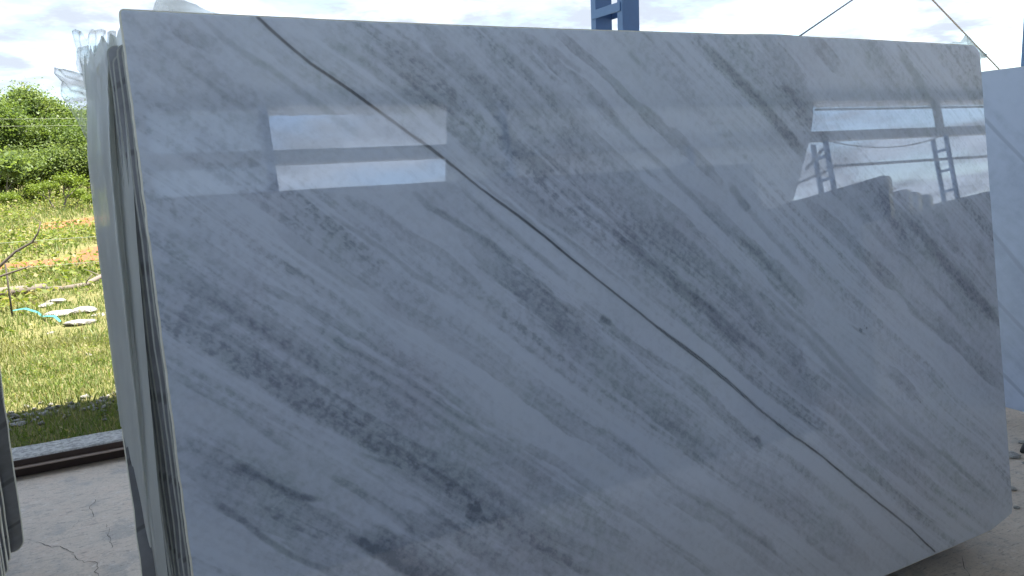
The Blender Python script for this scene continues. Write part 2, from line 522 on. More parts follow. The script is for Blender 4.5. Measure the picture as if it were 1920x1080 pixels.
# ------------------------------------------------------------------ ground, floor, kerb
KERB_Y0, KERB_Y1 = 4.95, 5.19
def field_h(x, y):
    """height of the field: level by the shed, gently rising towards the trees"""
    t = np.clip((y - 13.0) / 28.0, 0, 1)
    rise = 0.75 * t * t * (3 - 2 * t)
    return 0.075 + rise + 0.05 * (fbm(x * 0.6 + 40, y * 0.6 + 40, 3, 3) - 0.5) * np.clip((y - 5.2) / 2, 0, 1)
def red_amount(x, y):
    r = np.zeros_like(x)
    for cx, cy, rx, ry, s in ((-0.7, 16.6, 1.5, 0.7, 1.2), (0.1, 18.0, 0.8, 1.2, 1.1), (-1.35, 25.0, 0.45, 1.2, 1.2), (-0.4, 25.5, 0.7, 1.6, 1.0),
                          (-2.6, 17.5, 1.2, 0.5, 0.7), (-0.6, 9.3, 0.35, 0.2, 0.45), (-0.3, 11.7, 0.5, 0.3, 0.5), (3.5, 15, 1.6, 0.8, 0.8), (-6, 20, 2, 1.2, 0.8), (-0.35, 7.9, 0.3, 0.2, 0.4)):
        r = np.maximum(r, s * np.exp(-((x - cx) / rx) ** 2 - ((y - cy) / ry) ** 2))
    return r
def build_ground():
    xs = np.concatenate([[-900, -300, -120, -60, -30], np.arange(-16, 12.1, 0.4), [18, 30, 60, 120, 300, 900]])
    ys = np.concatenate([np.arange(5.15, 45, 0.35), [50, 60, 80, 120, 200, 400, 900]])
    X, Y = np.meshgrid(xs, ys)
    Z = field_h(X, Y)
    V = np.stack([X, Y, Z], -1).reshape(-1, 3)
    nx, ny = len(xs), len(ys)
    i = (np.arange(ny - 1)[:, None] * nx + np.arange(nx - 1)[None]).ravel()
    F = np.stack([i, i + 1, i + nx + 1, i + nx], 1)
    me = mesh_np('field_ground', V, F, True)
    a = me.attributes.new('red', 'FLOAT', 'POINT')
    a.data.foreach_set('value', red_amount(X, Y).ravel().astype(np.float32))
    tag(link('field_ground', me, 'field_soil'), kind='structure')
    # land on the other sides of the shed
    V, F = [], []
    for (x0, x1, y0, y1) in ((-900, 900, -900, -11.4), (-900, -12.0, -11.4, 5.15), (40.0, 900, -11.4, 5.15)):
        b = len(V)
        V += [(x0, y0, -0.03), (x1, y0, -0.03), (x1, y1, -0.03), (x0, y1, -0.03)]
        F.append((b, b + 1, b + 2, b + 3))
    tag(link('yard_ground', mesh_py('yard_ground', V, F), 'yard_dust'), kind='structure')
build_ground()
def build_floor():
    bm = bmesh.new(); add_box(bm, (-12, -11.4, -0.25), (40, 4.98, 0.0))
    fl = tag(link('concrete_floor', bm_mesh('concrete_floor', bm), 'concrete_floor'), kind='structure')
    # cracks that wander across the slab of concrete
    def crack(pts, w, seed):
        r = random.Random(seed)
        P = []
        for (a, b) in zip(pts[:-1], pts[1:]):
            n = max(2, int(math.hypot(b[0] - a[0], b[1] - a[1]) / 0.022))
            for k in range(n):
                t = k / n
                P.append((a[0] + (b[0] - a[0]) * t + r.uniform(-.008, .008), a[1] + (b[1] - a[1]) * t + r.uniform(-.008, .008)))
        P.append(pts[-1])
        V, F = [], []
        for i, (x, y) in enumerate(P):
            q = P[min(i + 1, len(P) - 1)]; p = P[max(i - 1, 0)]
            dx, dy = q[0] - p[0], q[1] - p[1]
            L = math.hypot(dx, dy) or 1
            ww = 0.6 * w * r.uniform(0.15, 1.0) * (0.3 if i in (0, len(P) - 1) else 1)
            V += [(x - dy / L * ww, y + dx / L * ww, 0.0022), (x + dy / L * ww, y - dx / L * ww, 0.0022)]
            if i: F.append((2 * i - 2, 2 * i - 1, 2 * i + 1, 2 * i))
        link('crack', mesh_py('crack', V, F), 'crack_dark', fl)
    crack([(-0.461, 3.986), (-0.419, 3.912), (-0.376, 3.884), (-0.342, 3.829), (-0.317, 3.779), (-0.314, 3.75), (-0.286, 3.694), (-0.265, 3.654), (-0.225, 3.64), (-0.221, 3.584), (-0.223, 3.534), (-0.212, 3.478)], 0.003, 1)
    crack([(-0.232, 4.409), (-0.236, 4.337), (-0.259, 4.286), (-0.251, 4.217), (-0.23, 4.168), (-0.245, 4.118), (-0.296, 4.13), (-0.328, 4.066)], 0.0018, 2)
    crack([(-0.169, 4.102), (-0.121, 4.119), (-0.057, 4.119)], 0.0016, 3)
    crack([(-0.178, 4.022), (-0.17, 3.842), (-0.162, 3.726)], 0.002, 4)
    crack([(2.855, 1.728), (2.788, 1.675), (2.724, 1.624)], 0.003, 5)
    return fl
FLOOR = build_floor()
def build_kerb():
    n = 160
    xs = np.linspace(-12, 24, n)
    prof = [(KERB_Y1, -0.05), (KERB_Y1, 0.095), (KERB_Y1 - 0.02, 0.112), (KERB_Y0 + 0.02, 0.113), (KERB_Y0 + 0.006, 0.105), (KERB_Y0 + 0.006, 0.07), (KERB_Y0 + 0.035, 0.065), (KERB_Y0 + 0.035, -0.05)]
    V, F = [], []
    for i, x in enumerate(xs):
        for j, (y, z) in enumerate(prof):
            jit = 0.006 if 0 < j < 4 else 0.0
            V.append((x, y + random.uniform(-jit, jit) * (2.0 if j < 2 else 1), z + random.uniform(-jit, jit) * 0.6))
    k = len(prof)
    for i in range(n - 1):
        for j in range(k - 1):
            F.append((i * k + j, i * k + j + 1, (i + 1) * k + j + 1, (i + 1) * k + j))
    kerb = tag(link('kerb', mesh_py('kerb', V, F), 'kerb_concrete'), kind='structure')
    # brown steel rail bolted along the inner side of the kerb
    t = empty('steel_rail', (0, KERB_Y0, 0))
    tag(t, 'long brown steel rail along the inner side of the low concrete kerb', 'rail')
    bm = bmesh.new()
    add_box(bm, (-12, 0.0, 0.069), (24, 0.0045, 0.104)); link('web', bm_mesh('web', bm), 'brown_steel', t)
    bm = bmesh.new()
    add_box(bm, (-12, -0.03, 0.060), (24, 0.030, 0.0675), 0.002); link('lip', bm_mesh('lip', bm), 'worn_lip', t)
    bm = bmesh.new()
    add_box(bm, (-12, 0.022, 0.001), (24, 0.033, 0.058)); link('lower_web', bm_mesh('lower_web', bm), 'brown_steel', t)
build_kerb()

# ------------------------------------------------------------------ the open shed
def build_shed():
    shed = empty('stone_shed', (0, 0, 0))
    tag(shed, 'open steel shed with pitched sheet roof over the slab yard', 'building')
    EZ, RZ, RY = 6.12, 8.1, -3.0
    X0, X1 = -6.0, 36.0
    # roof sheets with ribs
    sky_x = [-2.2, 0.0, 2.2, 4.4, 6.6, 8.8, 11.0, 13.2, 15.4, 17.6, 19.8, 22.0]
    XE = 12.5                                   # front slope cut short here to let in more sky light
    XR = -2.5                                   # rear slope starts here: its left part is left off to admit sky light
    def sheet(x0, x1, ya, yb, sign):
        f = lambda y: EZ + (RZ - EZ) * ((5.22 - y) / 8.22 if sign > 0 else (y + 11.7) / 8.7)
        V, F = [], []
        n = max(2, int(round((x1 - x0) / 0.25)))
        for i in range(n + 1):
            x = x0 + (x1 - x0) * i / n
            dz = 0.03 if i % 2 else 0.0
            V += [(x, ya, f(ya) + dz), (x, yb, f(yb) + dz), (x, ya, f(ya) + dz + 0.02), (x, yb, f(yb) + dz + 0.02)]
            if i:
                b = 4 * (i - 1)
                F += [(b, b + 1, b + 5, b + 4), (b + 2, b + 6, b + 7, b + 3)]
        link('roof_sheet', mesh_py('roof_sheet', V, F), 'roof_sheet', shed)
    # bluish translucent strips added to the rear slope to brighten the slab's upper part
    SY0, SY1 = -8.6, -7.1
    sheet(X0, XE, 5.22, RY, 1)
    sheet(XR, X1, -11.7, SY0, -1)
    sheet(XR, X1, SY1, RY, -1)
    cur = XR
    for x in sky_x:
        sheet(cur, x, SY0, SY1, -1); cur = x + 2.0
        za, zb = [EZ + (RZ - EZ) * (y + 11.7) / 8.7 for y in (SY0, SY1)]
        V = [(x + dx, y, z + dz) for dz in (-0.012, -0.004) for (dx, y, z) in ((-.04, SY0 - .03, za), (2.04, SY0 - .03, za), (2.04, SY1 + .03, zb), (-.04, SY1 + .03, zb))]
        link('added_skylight', mesh_py('added_skylight', V, [(0, 1, 2, 3), (7, 6, 5, 4), (0, 4, 5, 1), (1, 5, 6, 2), (2, 6, 7, 3), (3, 7, 4, 0)]), 'added_skylight_sheet', shed)
    sheet(cur, X1, SY0, SY1, -1)
    # purlins
    for k in range(9):
        for (ya, za, yb, zb) in ((5.05, EZ, RY, RZ),):
            t = (k + 0.2) / 9
            y, z = ya + (yb - ya) * t, za + (zb - za) * t - 0.06
            bar_obj('purlin', (XR if yb - ya > 0 else X0, y, z), (X1 if yb - ya > 0 else XE, y, z), 0.06, 0.10, 'blue_paint', shed)
    north = [-1.6, 3.41, 8.98]
    south = [2.72, 7.72, 12.7, 17.46, 22.66, 27.8]
    def column(x, y0, y1, zt):
        """two channel chords joined by batten plates on both faces"""
        c = empty('lattice_column', (x, (y0 + y1) / 2, 0))
        for yc in (y0, y1):
            bm = bmesh.new()
            w, d, t = 0.135, 0.062, 0.006
            add_box(bm, (0, yc, 0.0), (w, yc + t, zt))                  # web
            add_box(bm, (-t, yc, 0.0), (-0.0005, yc + d, zt))            # flange towards -x
            add_box(bm, (w + .0005, yc, 0.0), (w + t, yc + d, zt))
            bmesh.ops.translate(bm, verts=bm.verts, vec=(0, -(y0 + y1) / 2, 0))
            link('chord', bm_mesh('chord', bm), 'blue_paint', c)
        z = 0.17
        m = (y0 + y1) / 2
        while z < zt - 0.2:
            for xx in (-0.0135, 0.1425):
                bm = bmesh.new(); add_box(bm, (xx, y0 + 0.02 - m, z), (xx + 0.006, y1 + 0.045 - m, z + 0.062))
                link('batten_plate', bm_mesh('batten_plate', bm), 'blue_paint', c)
            z += 0.62
        bm = bmesh.new(); add_box(bm, (-0.09, y0 - 0.08 - m, 0.001), (0.225, y1 + 0.14 - m, 0.016), 0.003)
        link('base_plate', bm_mesh('base_plate', bm), 'blue_paint', c)
        return c
    names = ['blue lattice column standing behind the middle of the big marble slab', 'blue lattice column at the right edge beyond the bluish slab']
    for x in north:
        c = column(x, 4.70, 5.04, EZ - 0.02)
        lab = names[0] if x == 3.41 else names[1] if x == 8.98 else 'blue lattice column along the kerb, outside the view'
        tag(c, lab, 'column', 'blue lattice columns of the shed')
    for x in south:
        c = column(x, -11.35, -10.92, 4.96 if x > 10 else EZ - 0.02)
        lab = {17.46: 'blue lattice column mirrored at the left side of the slab\'s right-hand reflection',
               22.66: 'blue lattice column mirrored at the right end of the polished slab',
               2.72: 'blue lattice column mirrored in the bright panes left on the slab'}.get(x, 'blue lattice column of the rear wall line')
        tag(c, lab, 'column', 'blue lattice columns of the shed')
    for x in north:
        bar_obj('rafter', (x + .07, 4.9, EZ - 0.24), (x + .07, RY, RZ - 0.24), 0.12, 0.28, 'blue_paint', shed)
    # rear wall line
    Y = -11.0
    box_obj('tie_beam', (0.6, Y - 0.12, 4.97), (30, Y + 0.06, 5.23), 'grey_steel', shed)
    for x in (22.66, 27.8):
        box_obj('king_post', (x - .02, Y - 0.1, 5.235), (x + 0.22, Y + 0.04, 6.065), 'grey_steel', shed)
    box_obj('eave_beam', (-2.5, Y - 0.2, 6.07), (34, Y + 0.1, 6.33), 'grey_steel', shed)
    box_obj('rail_bar', (17.5, Y - 0.03, 5.83), (30, Y + 0.03, 5.88), 'grey_steel', shed)
    box_obj('rail_bar', (17.5, Y - 0.03, 4.215), (30, Y + 0.03, 4.29), 'grey_steel', shed)
    bar_obj('brace', (17.5, Y + .02, 4.75), (16.7, Y + .02, 4.2), 0.06, 0.06, 'grey_steel', shed)
    bar_obj('brace', (17.6, Y + .02, 4.15), (16.3, Y + .02, 3.85), 0.06, 0.06, 'grey_steel', shed)
    box_obj('block_wall', (-0.4, Y - 0.35, 0.0), (6.55, Y - 0.15, 4.38), 'block_wall', shed)
    box_obj('block_wall', (-0.4, Y - 0.35, 4.385), (0.78, Y - 0.15, 6.19), 'block_wall', shed)
    bm = bmesh.new()
    prof = [(6.30, 0.0), (6.37, 4.34), (6.71, 6.19), (13.7, 6.19), (13.75, 6.118), (17.78, 6.118), (17.42, 5.19), (16.32, 3.45), (16.0, 0.0)]
    lo = [bm.verts.new((x, Y - 0.32, z)) for x, z in prof]
    hi = [bm.verts.new((x, Y - 0.24, z)) for x, z in prof]
    bm.faces.new(lo); bm.faces.new(hi)
    for i in range(len(prof)):
        j = (i + 1) % len(prof)
        bm.faces.new((lo[i], lo[j], hi[j], hi[i]))
    link('wall_cladding', bm_mesh('wall_cladding', bm), 'cladding', shed)
    link('dimming_panel', mesh_py('dimming_panel', [(0.78, Y - .2, 4.385), (2.76, Y - .2, 4.385), (2.76, Y - .2, 6.06), (0.78, Y - .2, 6.06)], [(0, 1, 2, 3)]), 'fibreglass', shed)  # translucent panel added to dim the left pane in the reflection
    pts = [(17.72 + (22.5 - 17.72) * t, Y + 0.1, 4.93 - 0.42 * 4 * t * (1 - t) * 0.6) for t in np.linspace(0, 1, 15)]
    tag(tube_obj('sagging_cable', pts, [0.018] * 15, 'cable_steel', None, 5), 'thin sagging cable mirrored between the two columns in the slab', 'cable')
build_shed()

# ------------------------------------------------------------------ stone slabs
LEAN = math.radians(7.09)
SL, SH = 2.983, 1.885                       # front slab
S_TL = Vector((0.073, 1.886, 1.994))        # its top left corner
BASE = S_TL + Vector((0, -math.sin(LEAN), -math.cos(LEAN))) * SH
VEINS=[
('m',85.7,0.22,[21,46,97,112,188,188,250,242]),
('m',41.7,0.42,[103,20,127,45,163,65,178,78]),
('s',18.2,0.3,[158,7,203,58,267,100,333,152,389,195,459,253,520,299]),
('s',12.3,0.28,[97,112,142,147,198,194,241,224]),
('m',32.3,0.28,[301,61,344,109,395,143,437,170,478,202,552,261]),
('m',30.5,0.25,[29,85,53,79,77,107]),
('m',41.3,0.24,[369,47,421,89,486,138,560,190,649,263]),
('s',28.5,0.3,[421,33,455,63,528,112,590,164,669,210,762,300]),
('s',11.6,0.34,[503,45,570,99,646,164,727,218,808,295]),
('s',10.4,0.26,[537,42,624,111,716,184,784,246]),
('m',104.2,0.42,[599,33,641,91,706,144,774,198]),
('s',34.0,0.46,[682,40,728,83,782,129,822,173,862,233,910,297]),
('m',195.1,0.44,[809,23,920,142,1037,272,1147,379,1297,525,1458,681,1631,850,1819,1014]),
('m',43.5,0.3,[1036,279,1076,305,1131,363]),
('m',38.0,0.42,[942,23,1012,56,1088,127,1153,171,1218,231,1271,285]),
('s',19.0,0.4,[1160,186,1218,235,1276,296,1390,390,1500,491,1576,561,1697,658,1801,751]),
('s',17.1,0.3,[1046,48,1095,93,1140,126]),
('m',30.1,0.66,[1080,18,1147,67,1213,118,1280,178,1331,225]),
('m',45.2,0.66,[1314,211,1375,261,1440,305,1514,366,1600,448]),
('s',30.1,0.66,[1649,456,1681,502,1721,549]),
('s',18.6,0.28,[1715,542,1792,629,1922,746]),
('s',16.6,0.2,[1302,61,1346,94]),
('s',15.6,0.3,[1451,30,1515,88]),
('m',113.3,0.16,[1329,79,1419,140,1512,203]),
('s',35.9,0.46,[1570,17,1642,73,1732,146,1794,196,1846,248,1921,318,1985,398]),
('m',174.6,0.32,[1681,20,1805,104,1908,223,2016,347]),
('m',98.4,0.62,[1860,27,1933,111,1984,189,2049,277,2086,349]),
('m',61.0,0.62,[2066,17,2125,47,2177,96]),
('m',74.8,0.36,[1890,171,1933,214,2000,267]),
('m',75.7,0.34,[2326,25,2389,79,2468,134]),
('s',45.6,0.46,[2495,20,2573,114,2633,201,2702,241]),
('m',234.1,0.18,[2258,26,2520,191,2806,392]),
('m',103.0,0.2,[2345,227,2505,324,2731,489]),
('m',50.8,0.5,[1993,549,2087,618,2183,699,2283,783,2414,884]),
('m',64.6,0.6,[2344,488,2384,585,2436,684,2459,744]),
('s',45.5,0.56,[2419,578,2526,672,2595,737,2724,850,2843,955,3000,1091]),
('m',156.7,0.34,[2210,463,2412,644,2632,820,2933,1061]),
('m',64.0,0.4,[2638,622,2692,706,2764,773]),
('m',67.5,0.36,[2848,760,2908,828]),
('s',19.8,0.4,[2174,543,2295,672,2429,751,2565,872,2736,1034]),
('m',60.5,0.46,[2414,884,2480,950,2579,1022,2695,1109,2815,1210,2990,1339]),
('s',18.4,0.34,[2385,880,2470,959,2562,1030,2687,1124,2806,1229,2971,1353]),
('m',216.7,0.26,[2619,938,2798,1063,3018,1243]),
('s',20.6,0.46,[1772,808,1913,931,1993,1005,2110,1115,2232,1239,2389,1375,2615,1543,2922,1804]),
('s',30.4,0.34,[1764,876,1920,985,2033,1102,2130,1174,2281,1305]),
('m',58.8,0.4,[1751,995,1813,1066,1924,1165,2065,1282,2211,1425,2342,1531,2481,1623,2624,1750]),
('m',41.5,0.34,[1671,889,1755,952,1885,1077,2023,1191]),
('m',52.7,0.4,[2321,1153,2378,1207,2445,1272]),
('s',17.9,0.3,[2514,1191,2607,1273]),
('s',11.4,0.9,[2180,990,2193,1001]),
('s',6.9,0.4,[2147,976,2215,1019]),
('s',17.5,0.3,[1735,1131,1867,1235,1934,1298,2100,1448,2253,1559,2414,1687,2556,1794]),
('m',41.0,0.36,[2357,1398,2495,1496,2669,1637,2887,1795]),
('m',99.5,0.28,[2031,1120,2252,1309,2551,1549,2854,1787]),
('m',43.2,0.24,[1804,1364,1916,1461,2081,1612,2232,1747]),
('m',55.9,0.26,[1698,1463,1829,1576,1969,1676]),
('m',30.7,0.44,[265,474,302,521,335,553,382,588,430,622,479,654]),
('m',41.7,0.44,[466,653,522,699,608,747,646,790,701,833,771,886,829,935]),
('m',54.0,0.48,[822,931,904,999,980,1073,1078,1145,1144,1203,1248,1297]),
('m',67.9,0.46,[1239,1287,1357,1391,1474,1467,1593,1579,1717,1706]),
('s',12.5,0.32,[1115,1135,1217,1227,1323,1331,1476,1451,1638,1587,1765,1711]),
('s',12.1,0.4,[396,463,444,501,480,530,517,560,567,605,606,638,672,691]),
('m',26.9,0.28,[427,421,489,453,526,482]),
('m',25.3,0.34,[503,448,545,496,576,526,629,564,696,618,763,688]),
('s',16.2,0.48,[607,421,641,461,695,497,750,533,808,571,879,637]),
('m',59.6,0.22,[646,410,713,469,783,515,868,593]),
('s',15.3,0.4,[727,408,788,474,831,508,874,544,948,615,1025,682]),
('m',67.8,0.5,[733,553,803,615,852,663,920,714,994,797,1056,865]),
('m',99.3,0.4,[848,634,949,747,1056,865,1170,975,1291,1091,1418,1213]),
('m',22.0,0.4,[867,607,925,671,984,736,1064,791]),
('s',19.9,0.75,[1124,805,1143,823,1161,832]),
('m',20.4,0.44,[1052,745,1150,833,1234,907,1324,974,1371,1001]),
('m',33.8,0.42,[1371,1001,1493,1112,1590,1215,1670,1300]),
('m',104.8,0.38,[1238,1041,1399,1201,1514,1300,1659,1401,1786,1520,1969,1676,2113,1811]),
('s',17.3,0.6,[1664,1255,1677,1280,1688,1300]),
('s',9.5,0.3,[1291,750,1436,873,1590,1012,1734,1139]),
('s',15.6,0.42,[1429,759,1563,866,1663,959,1757,1039]),
('s',6.7,0.26,[958,522,1037,572,1150,665,1236,728]),
('s',41.6,0.56,[858,268,907,323,959,370,1016,411]),
('m',27.0,0.56,[1012,416,1083,479,1147,536,1214,591,1283,648]),
('s',44.0,0.54,[1197,578,1283,645,1354,706,1447,777,1542,863,1662,972]),
('m',15.2,0.54,[965,320,1042,381,1088,428,1137,468,1219,550,1323,636]),
('m',52.0,0.36,[1481,474,1578,548,1697,655,1802,742,1957,874]),
('m',41.9,0.4,[1687,645,1778,748,1884,865,1972,966]),
('m',69.7,0.34,[1351,560,1480,667,1616,789,1757,935]),
('s',7.9,0.3,[754,375,852,457,956,543,1064,641]),
('s',22.5,0.22,[772,348,870,437,1006,547,1149,680]),
('s',31.6,0.26,[736,265,831,365,948,471,1088,584]),
('s',9.8,0.3,[811,336,920,426,1043,521,1174,622]),
('m',47.2,0.26,[24,467,104,521,175,588,227,643]),
('m',22.4,0.46,[208,610,299,654,344,695,391,730,452,775,513,831,591,891,657,951,726,1009,812,1084]),
('m',25.4,0.48,[805,1079,918,1166,1012,1246,1110,1343,1231,1445,1376,1583,1452,1663]),
('m',21.0,0.34,[293,701,398,780,509,864,626,966,723,1041]),
('m',176.0,0.52,[51,598,184,711,328,833,472,950,628,1077,797,1215,980,1379,1178,1575]),
('m',122.8,0.38,[363,968,512,1079,672,1213,844,1373,964,1512]),
('m',71.2,0.42,[43,573,130,679,234,792,369,918]),
('s',13.7,0.44,[20,635,55,659,126,717,189,770,276,850]),
('m',33.7,0.46,[15,769,59,809,110,857,172,918,236,981]),
('m',45.5,0.42,[16,899,116,998,180,1050,246,1110]),
('m',103.2,0.48,[20,959,120,1067,216,1153,330,1261,425,1354]),
('s',16.1,0.85,[115,1004,158,1037,212,1081,246,1110,293,1130]),
('m',18.6,0.75,[172,1117,216,1159,261,1193,331,1250]),
('s',24.9,1.0,[356,1234,406,1282,456,1329,532,1400]),
('m',53.3,0.72,[398,1239,499,1314,618,1418]),
('s',8.9,0.5,[386,1058,427,1100,476,1152,554,1208,660,1316]),
('m',17.5,0.46,[325,1077,396,1140,444,1191,518,1272,597,1348]),
('s',10.1,0.5,[392,1037,439,1063,490,1091]),
('m',24.2,0.6,[573,1113,631,1175,673,1206]),
('m',35.5,0.9,[669,1241,685,1262,696,1276]),
('s',13.6,0.56,[52,1062,143,1165,207,1237,321,1337]),
('m',27.4,0.7,[369,918,381,933,430,965]),
('m',40.0,0.42,[470,1205,630,1315,771,1441]),
('m',18.7,0.4,[553,1219,634,1281,704,1335]),
('m',40.6,0.32,[184,809,270,899,376,971]),
('z',419.9,0.42,[-12,776,210,1000,494,1238,831,1488]),
('z',510.9,0.24,[1773,-12,2123,296,2528,653,3072,1080]),
('z',216.3,0.26,[13,24,127,135,237,254]),
('z',208.5,0.2,[580,15,762,170,962,342,1200,548,1466,796]),
('z',192.1,0.2,[15,547,219,716,450,906,711,1137]),
('w',67.5,0.6,[143,382,292,501,430,616,605,771,784,910]),
('w',62.9,0.7,[304,608,469,745,596,851,759,998,969,1165,1165,1349]),
('w',137.1,0.6,[1184,52,1392,202,1577,365,1757,524]),
('w',130.0,0.55,[1862,845,2092,1038,2342,1269,2620,1503]),
('w',53.9,0.55,[-5,1084,72,1177,154,1275]),
('w',52.7,0.55,[1186,1165,1404,1342,1641,1553]),
('w',59.3,0.45,[1504,1014,1748,1229,2042,1491]),
('w',39.0,0.5,[456,170,603,291,791,446,966,602,1125,731]),
('w',15.9,0.75,[258,686,338,748,433,824,533,905,651,1005,763,1099]),
('w',29.9,0.6,[10,721,96,784,168,849,244,913]),
('w',56.6,0.7,[301,956,369,1035,441,1104,515,1175,581,1233]),
('w',30.1,0.7,[406,1168,454,1221,491,1264]),
('w',22.7,0.5,[84,882,157,945,222,1003]),
('w',17.3,0.7,[930,58,1051,156,1177,275,1313,386]),
('w',13.5,0.6,[1267,292,1424,447,1574,586,1692,705]),
('w',49.7,0.6,[2146,559,2295,672,2452,801,2562,891]),
('w',20.7,0.6,[2058,1106,2255,1281,2495,1496]),
('w',20.1,0.5,[1014,329,1106,429,1237,551]),
('w',21.2,0.4,[703,170,783,253,896,354]),
('w',14.0,0.5,[368,59,460,132,558,209,660,297])]
MAIN=[280,4,332,56,387,106,458,155,530,210,606,269,658,308,725,364,794,423,880,490,970,563,1048,632,1162,728,1247,800,1353,890,1466,979,1563,1061,1684,1173,1813,1281,1950,1387,2092,1512,2218,1618,2349,1730,2491,1866]


def poly_dist(px, py, pts):
    """distance to a polyline and the fraction along it"""
    P = np.array(pts, np.float32).reshape(-1, 2) / 1000.0
    seg = np.hypot(*(P[1:] - P[:-1]).T)
    cum = np.concatenate([[0], np.cumsum(seg)]); tot = cum[-1]
    best = np.full(px.shape, 9.0, np.float32); frac = np.zeros(px.shape, np.float32)
    for i in range(len(P) - 1):
        a, b = P[i], P[i + 1]
        d = b - a; L2 = float(d @ d) or 1e-9
        t = np.clip(((px - a[0]) * d[0] + (py - a[1]) * d[1]) / L2, 0, 1)
        dd = np.hypot(px - a[0] - t * d[0], py - a[1] - t * d[1])
        m = dd < best
        best[m] = dd[m]; frac[m] = ((cum[i] + t * seg[i]) / tot)[m]
    return best, frac
def sstep(a, b, x):
    t = np.clip((x - a) / (b - a), 0, 1)
    return t * t * (3 - 2 * t)
def vein_fields(u, v):
    u = u.astype(np.float32); v = v.astype(np.float32)
    # direction of the layering, about 41 degrees down to the right
    ca, sa = math.cos(0.71), math.sin(0.71)
    al, ac = u * ca + v * sa, -u * sa + v * ca
    # layered warp so that nothing is ruler straight
    wu = u + 0.016 * (fbm(u * 7, v * 7, 21, 3) - 0.5) + 0.006 * (fbm(u * 45, v * 45, 22, 3) - 0.5)
    wv = v + 0.016 * (fbm(u * 7, v * 7, 23, 3) - 0.5) + 0.006 * (fbm(u * 45, v * 45, 24, 3) - 0.5)
    mott = fbm(u * 75, v * 75, 31, 4, 0.68)                     # crystals
    blot = fbm(al * 5, ac * 9, 33, 4, 0.55)                     # clouds
    bend = 0.05 * (fbm(u * 2.5, v * 2.5, 34, 2) - 0.5)
    aw = ac + bend
    streak = fbm(al * 1.6, aw * 42, 35, 4, 0.5)                # fine layering
    hairs = fbm(al * 2.5, aw * 150, 36, 3, 0.5)                 # hair fine layering
    zone = fbm(al * 1.2, aw * 3.5, 38, 2)                       # where the layering shows
    # the stone is built of thin parallel layers: sharp-edged bars across the bedding, coming and going along it
    wig = aw + 0.0035 * (fbm(al * 9, aw * 30, 41, 3) - 0.5) + 0.0012 * (fbm(u * 90, v * 90, 42, 2) - 0.5)
    lay1 = sstep(0.50, 0.55, fbm(al * 0.45, wig * 24, 43, 3, 0.45) + 0.05 * (mott - 0.5))
    lay2 = sstep(0.53, 0.58, fbm(al * 0.8, wig * 62, 45, 2, 0.5) + 0.06 * (mott - 0.5))
    lay3 = sstep(0.55, 0.60, fbm(al * 1.2, wig * 150, 47, 2, 0.5) + 0.05 * (mott - 0.5))
    pres = sstep(0.30, 0.70, fbm(al * 1.5, aw * 6, 48, 3))
    crys = sstep(0.42, 0.66, mott)
    edge = fbm(al * 10, ac * 60, 37, 3, 0.6) - 0.5
    keep = np.ones_like(u)                                      # 1 - grey
    tint = np.zeros_like(u)
    light = np.zeros_like(u)
    for k, (typ, w, s, pts) in enumerate(VEINS):
        w = w / 1000.0
        P = np.array(pts, np.float32).reshape(-1, 2) / 1000.0
        pad = w * (1.6 if typ != 'z' else 1.3) + 0.03
        m = (u > P[:, 0].min() - pad) & (u < P[:, 0].max() + pad) & (v > P[:, 1].min() - pad) & (v < P[:, 1].max() + pad)
        if not m.any():
            continue
        d, fr = poly_dist(wu[m], wv[m], pts)
        taper = sstep(0.0, 0.14, fr) * sstep(1.0, 0.86, fr)
        if typ == 's':
            h = w * 0.5 * (0.55 + 0.45 * taper) * (1 + 0.9 * edge[m])
            a = s * (1 - sstep(h * 0.45, h * 1.35 + 0.002, d)) * (0.35 + 0.65 * taper) * (0.72 + 0.56 * (streak[m]))
        elif typ == 'm':
            h = w * 0.5 * (0.7 + 0.3 * taper) * (1 + 1.1 * edge[m])
            body = 1 - sstep(h * 0.90, h * 1.08 + 0.003, d)
            a = s * body * (0.4 + 0.6 * taper) * np.clip(0.85 + 0.75 * (mott[m] - 0.5) + 0.4 * (blot[m] - 0.5) + 1.5 * (streak[m] - 0.5) + 0.9 * (hairs[m] - 0.5), 0.15, 1.7)
            if k % 3 == 0:
                tint[m] = np.maximum(tint[m], a * 0.7)
        elif typ == 'z':
            a = s * np.exp(-(d / (w * 0.5)) ** 2) * (0.8 + 0.8 * (blot[m] - 0.5) + 1.0 * (streak[m] - 0.5) + 0.9 * (mott[m] - 0.5))
        else:
            h = w * 0.5 * (1 + 0.8 * edge[m])
            light[m] = np.maximum(light[m], s * (1 - sstep(h * 0.6, h * 1.3 + 0.002, d)) * (0.3 + 0.7 * taper))
            continue
        keep[m] *= 1 - np.clip(a * (0.92 if typ == 's' else 0.74 if w < 0.055 else 0.55), 0, 0.97)
    grey = 1 - keep
    grey = grey * (1 - light * (0.75 + 0.5 * (mott - 0.5)))
    # faint clouding and hair-fine layering across the white ground
    layer = (0.20 * lay1 + 0.15 * lay2 + 0.10 * lay3) * (0.25 + 0.75 * pres)
    grey = 1 - (1 - grey) * (1 - layer * (0.7 + 0.6 * crys) * (1 - 0.6 * light))
    grey = grey + 0.20 * np.clip(blot - 0.45, 0, 1) + 0.12 * (crys - 0.5) * (0.15 + grey) + 0.08 * (mott - 0.5)
    # short healed fractures across the layering
    hair = np.zeros_like(u)
    r = random.Random(4)
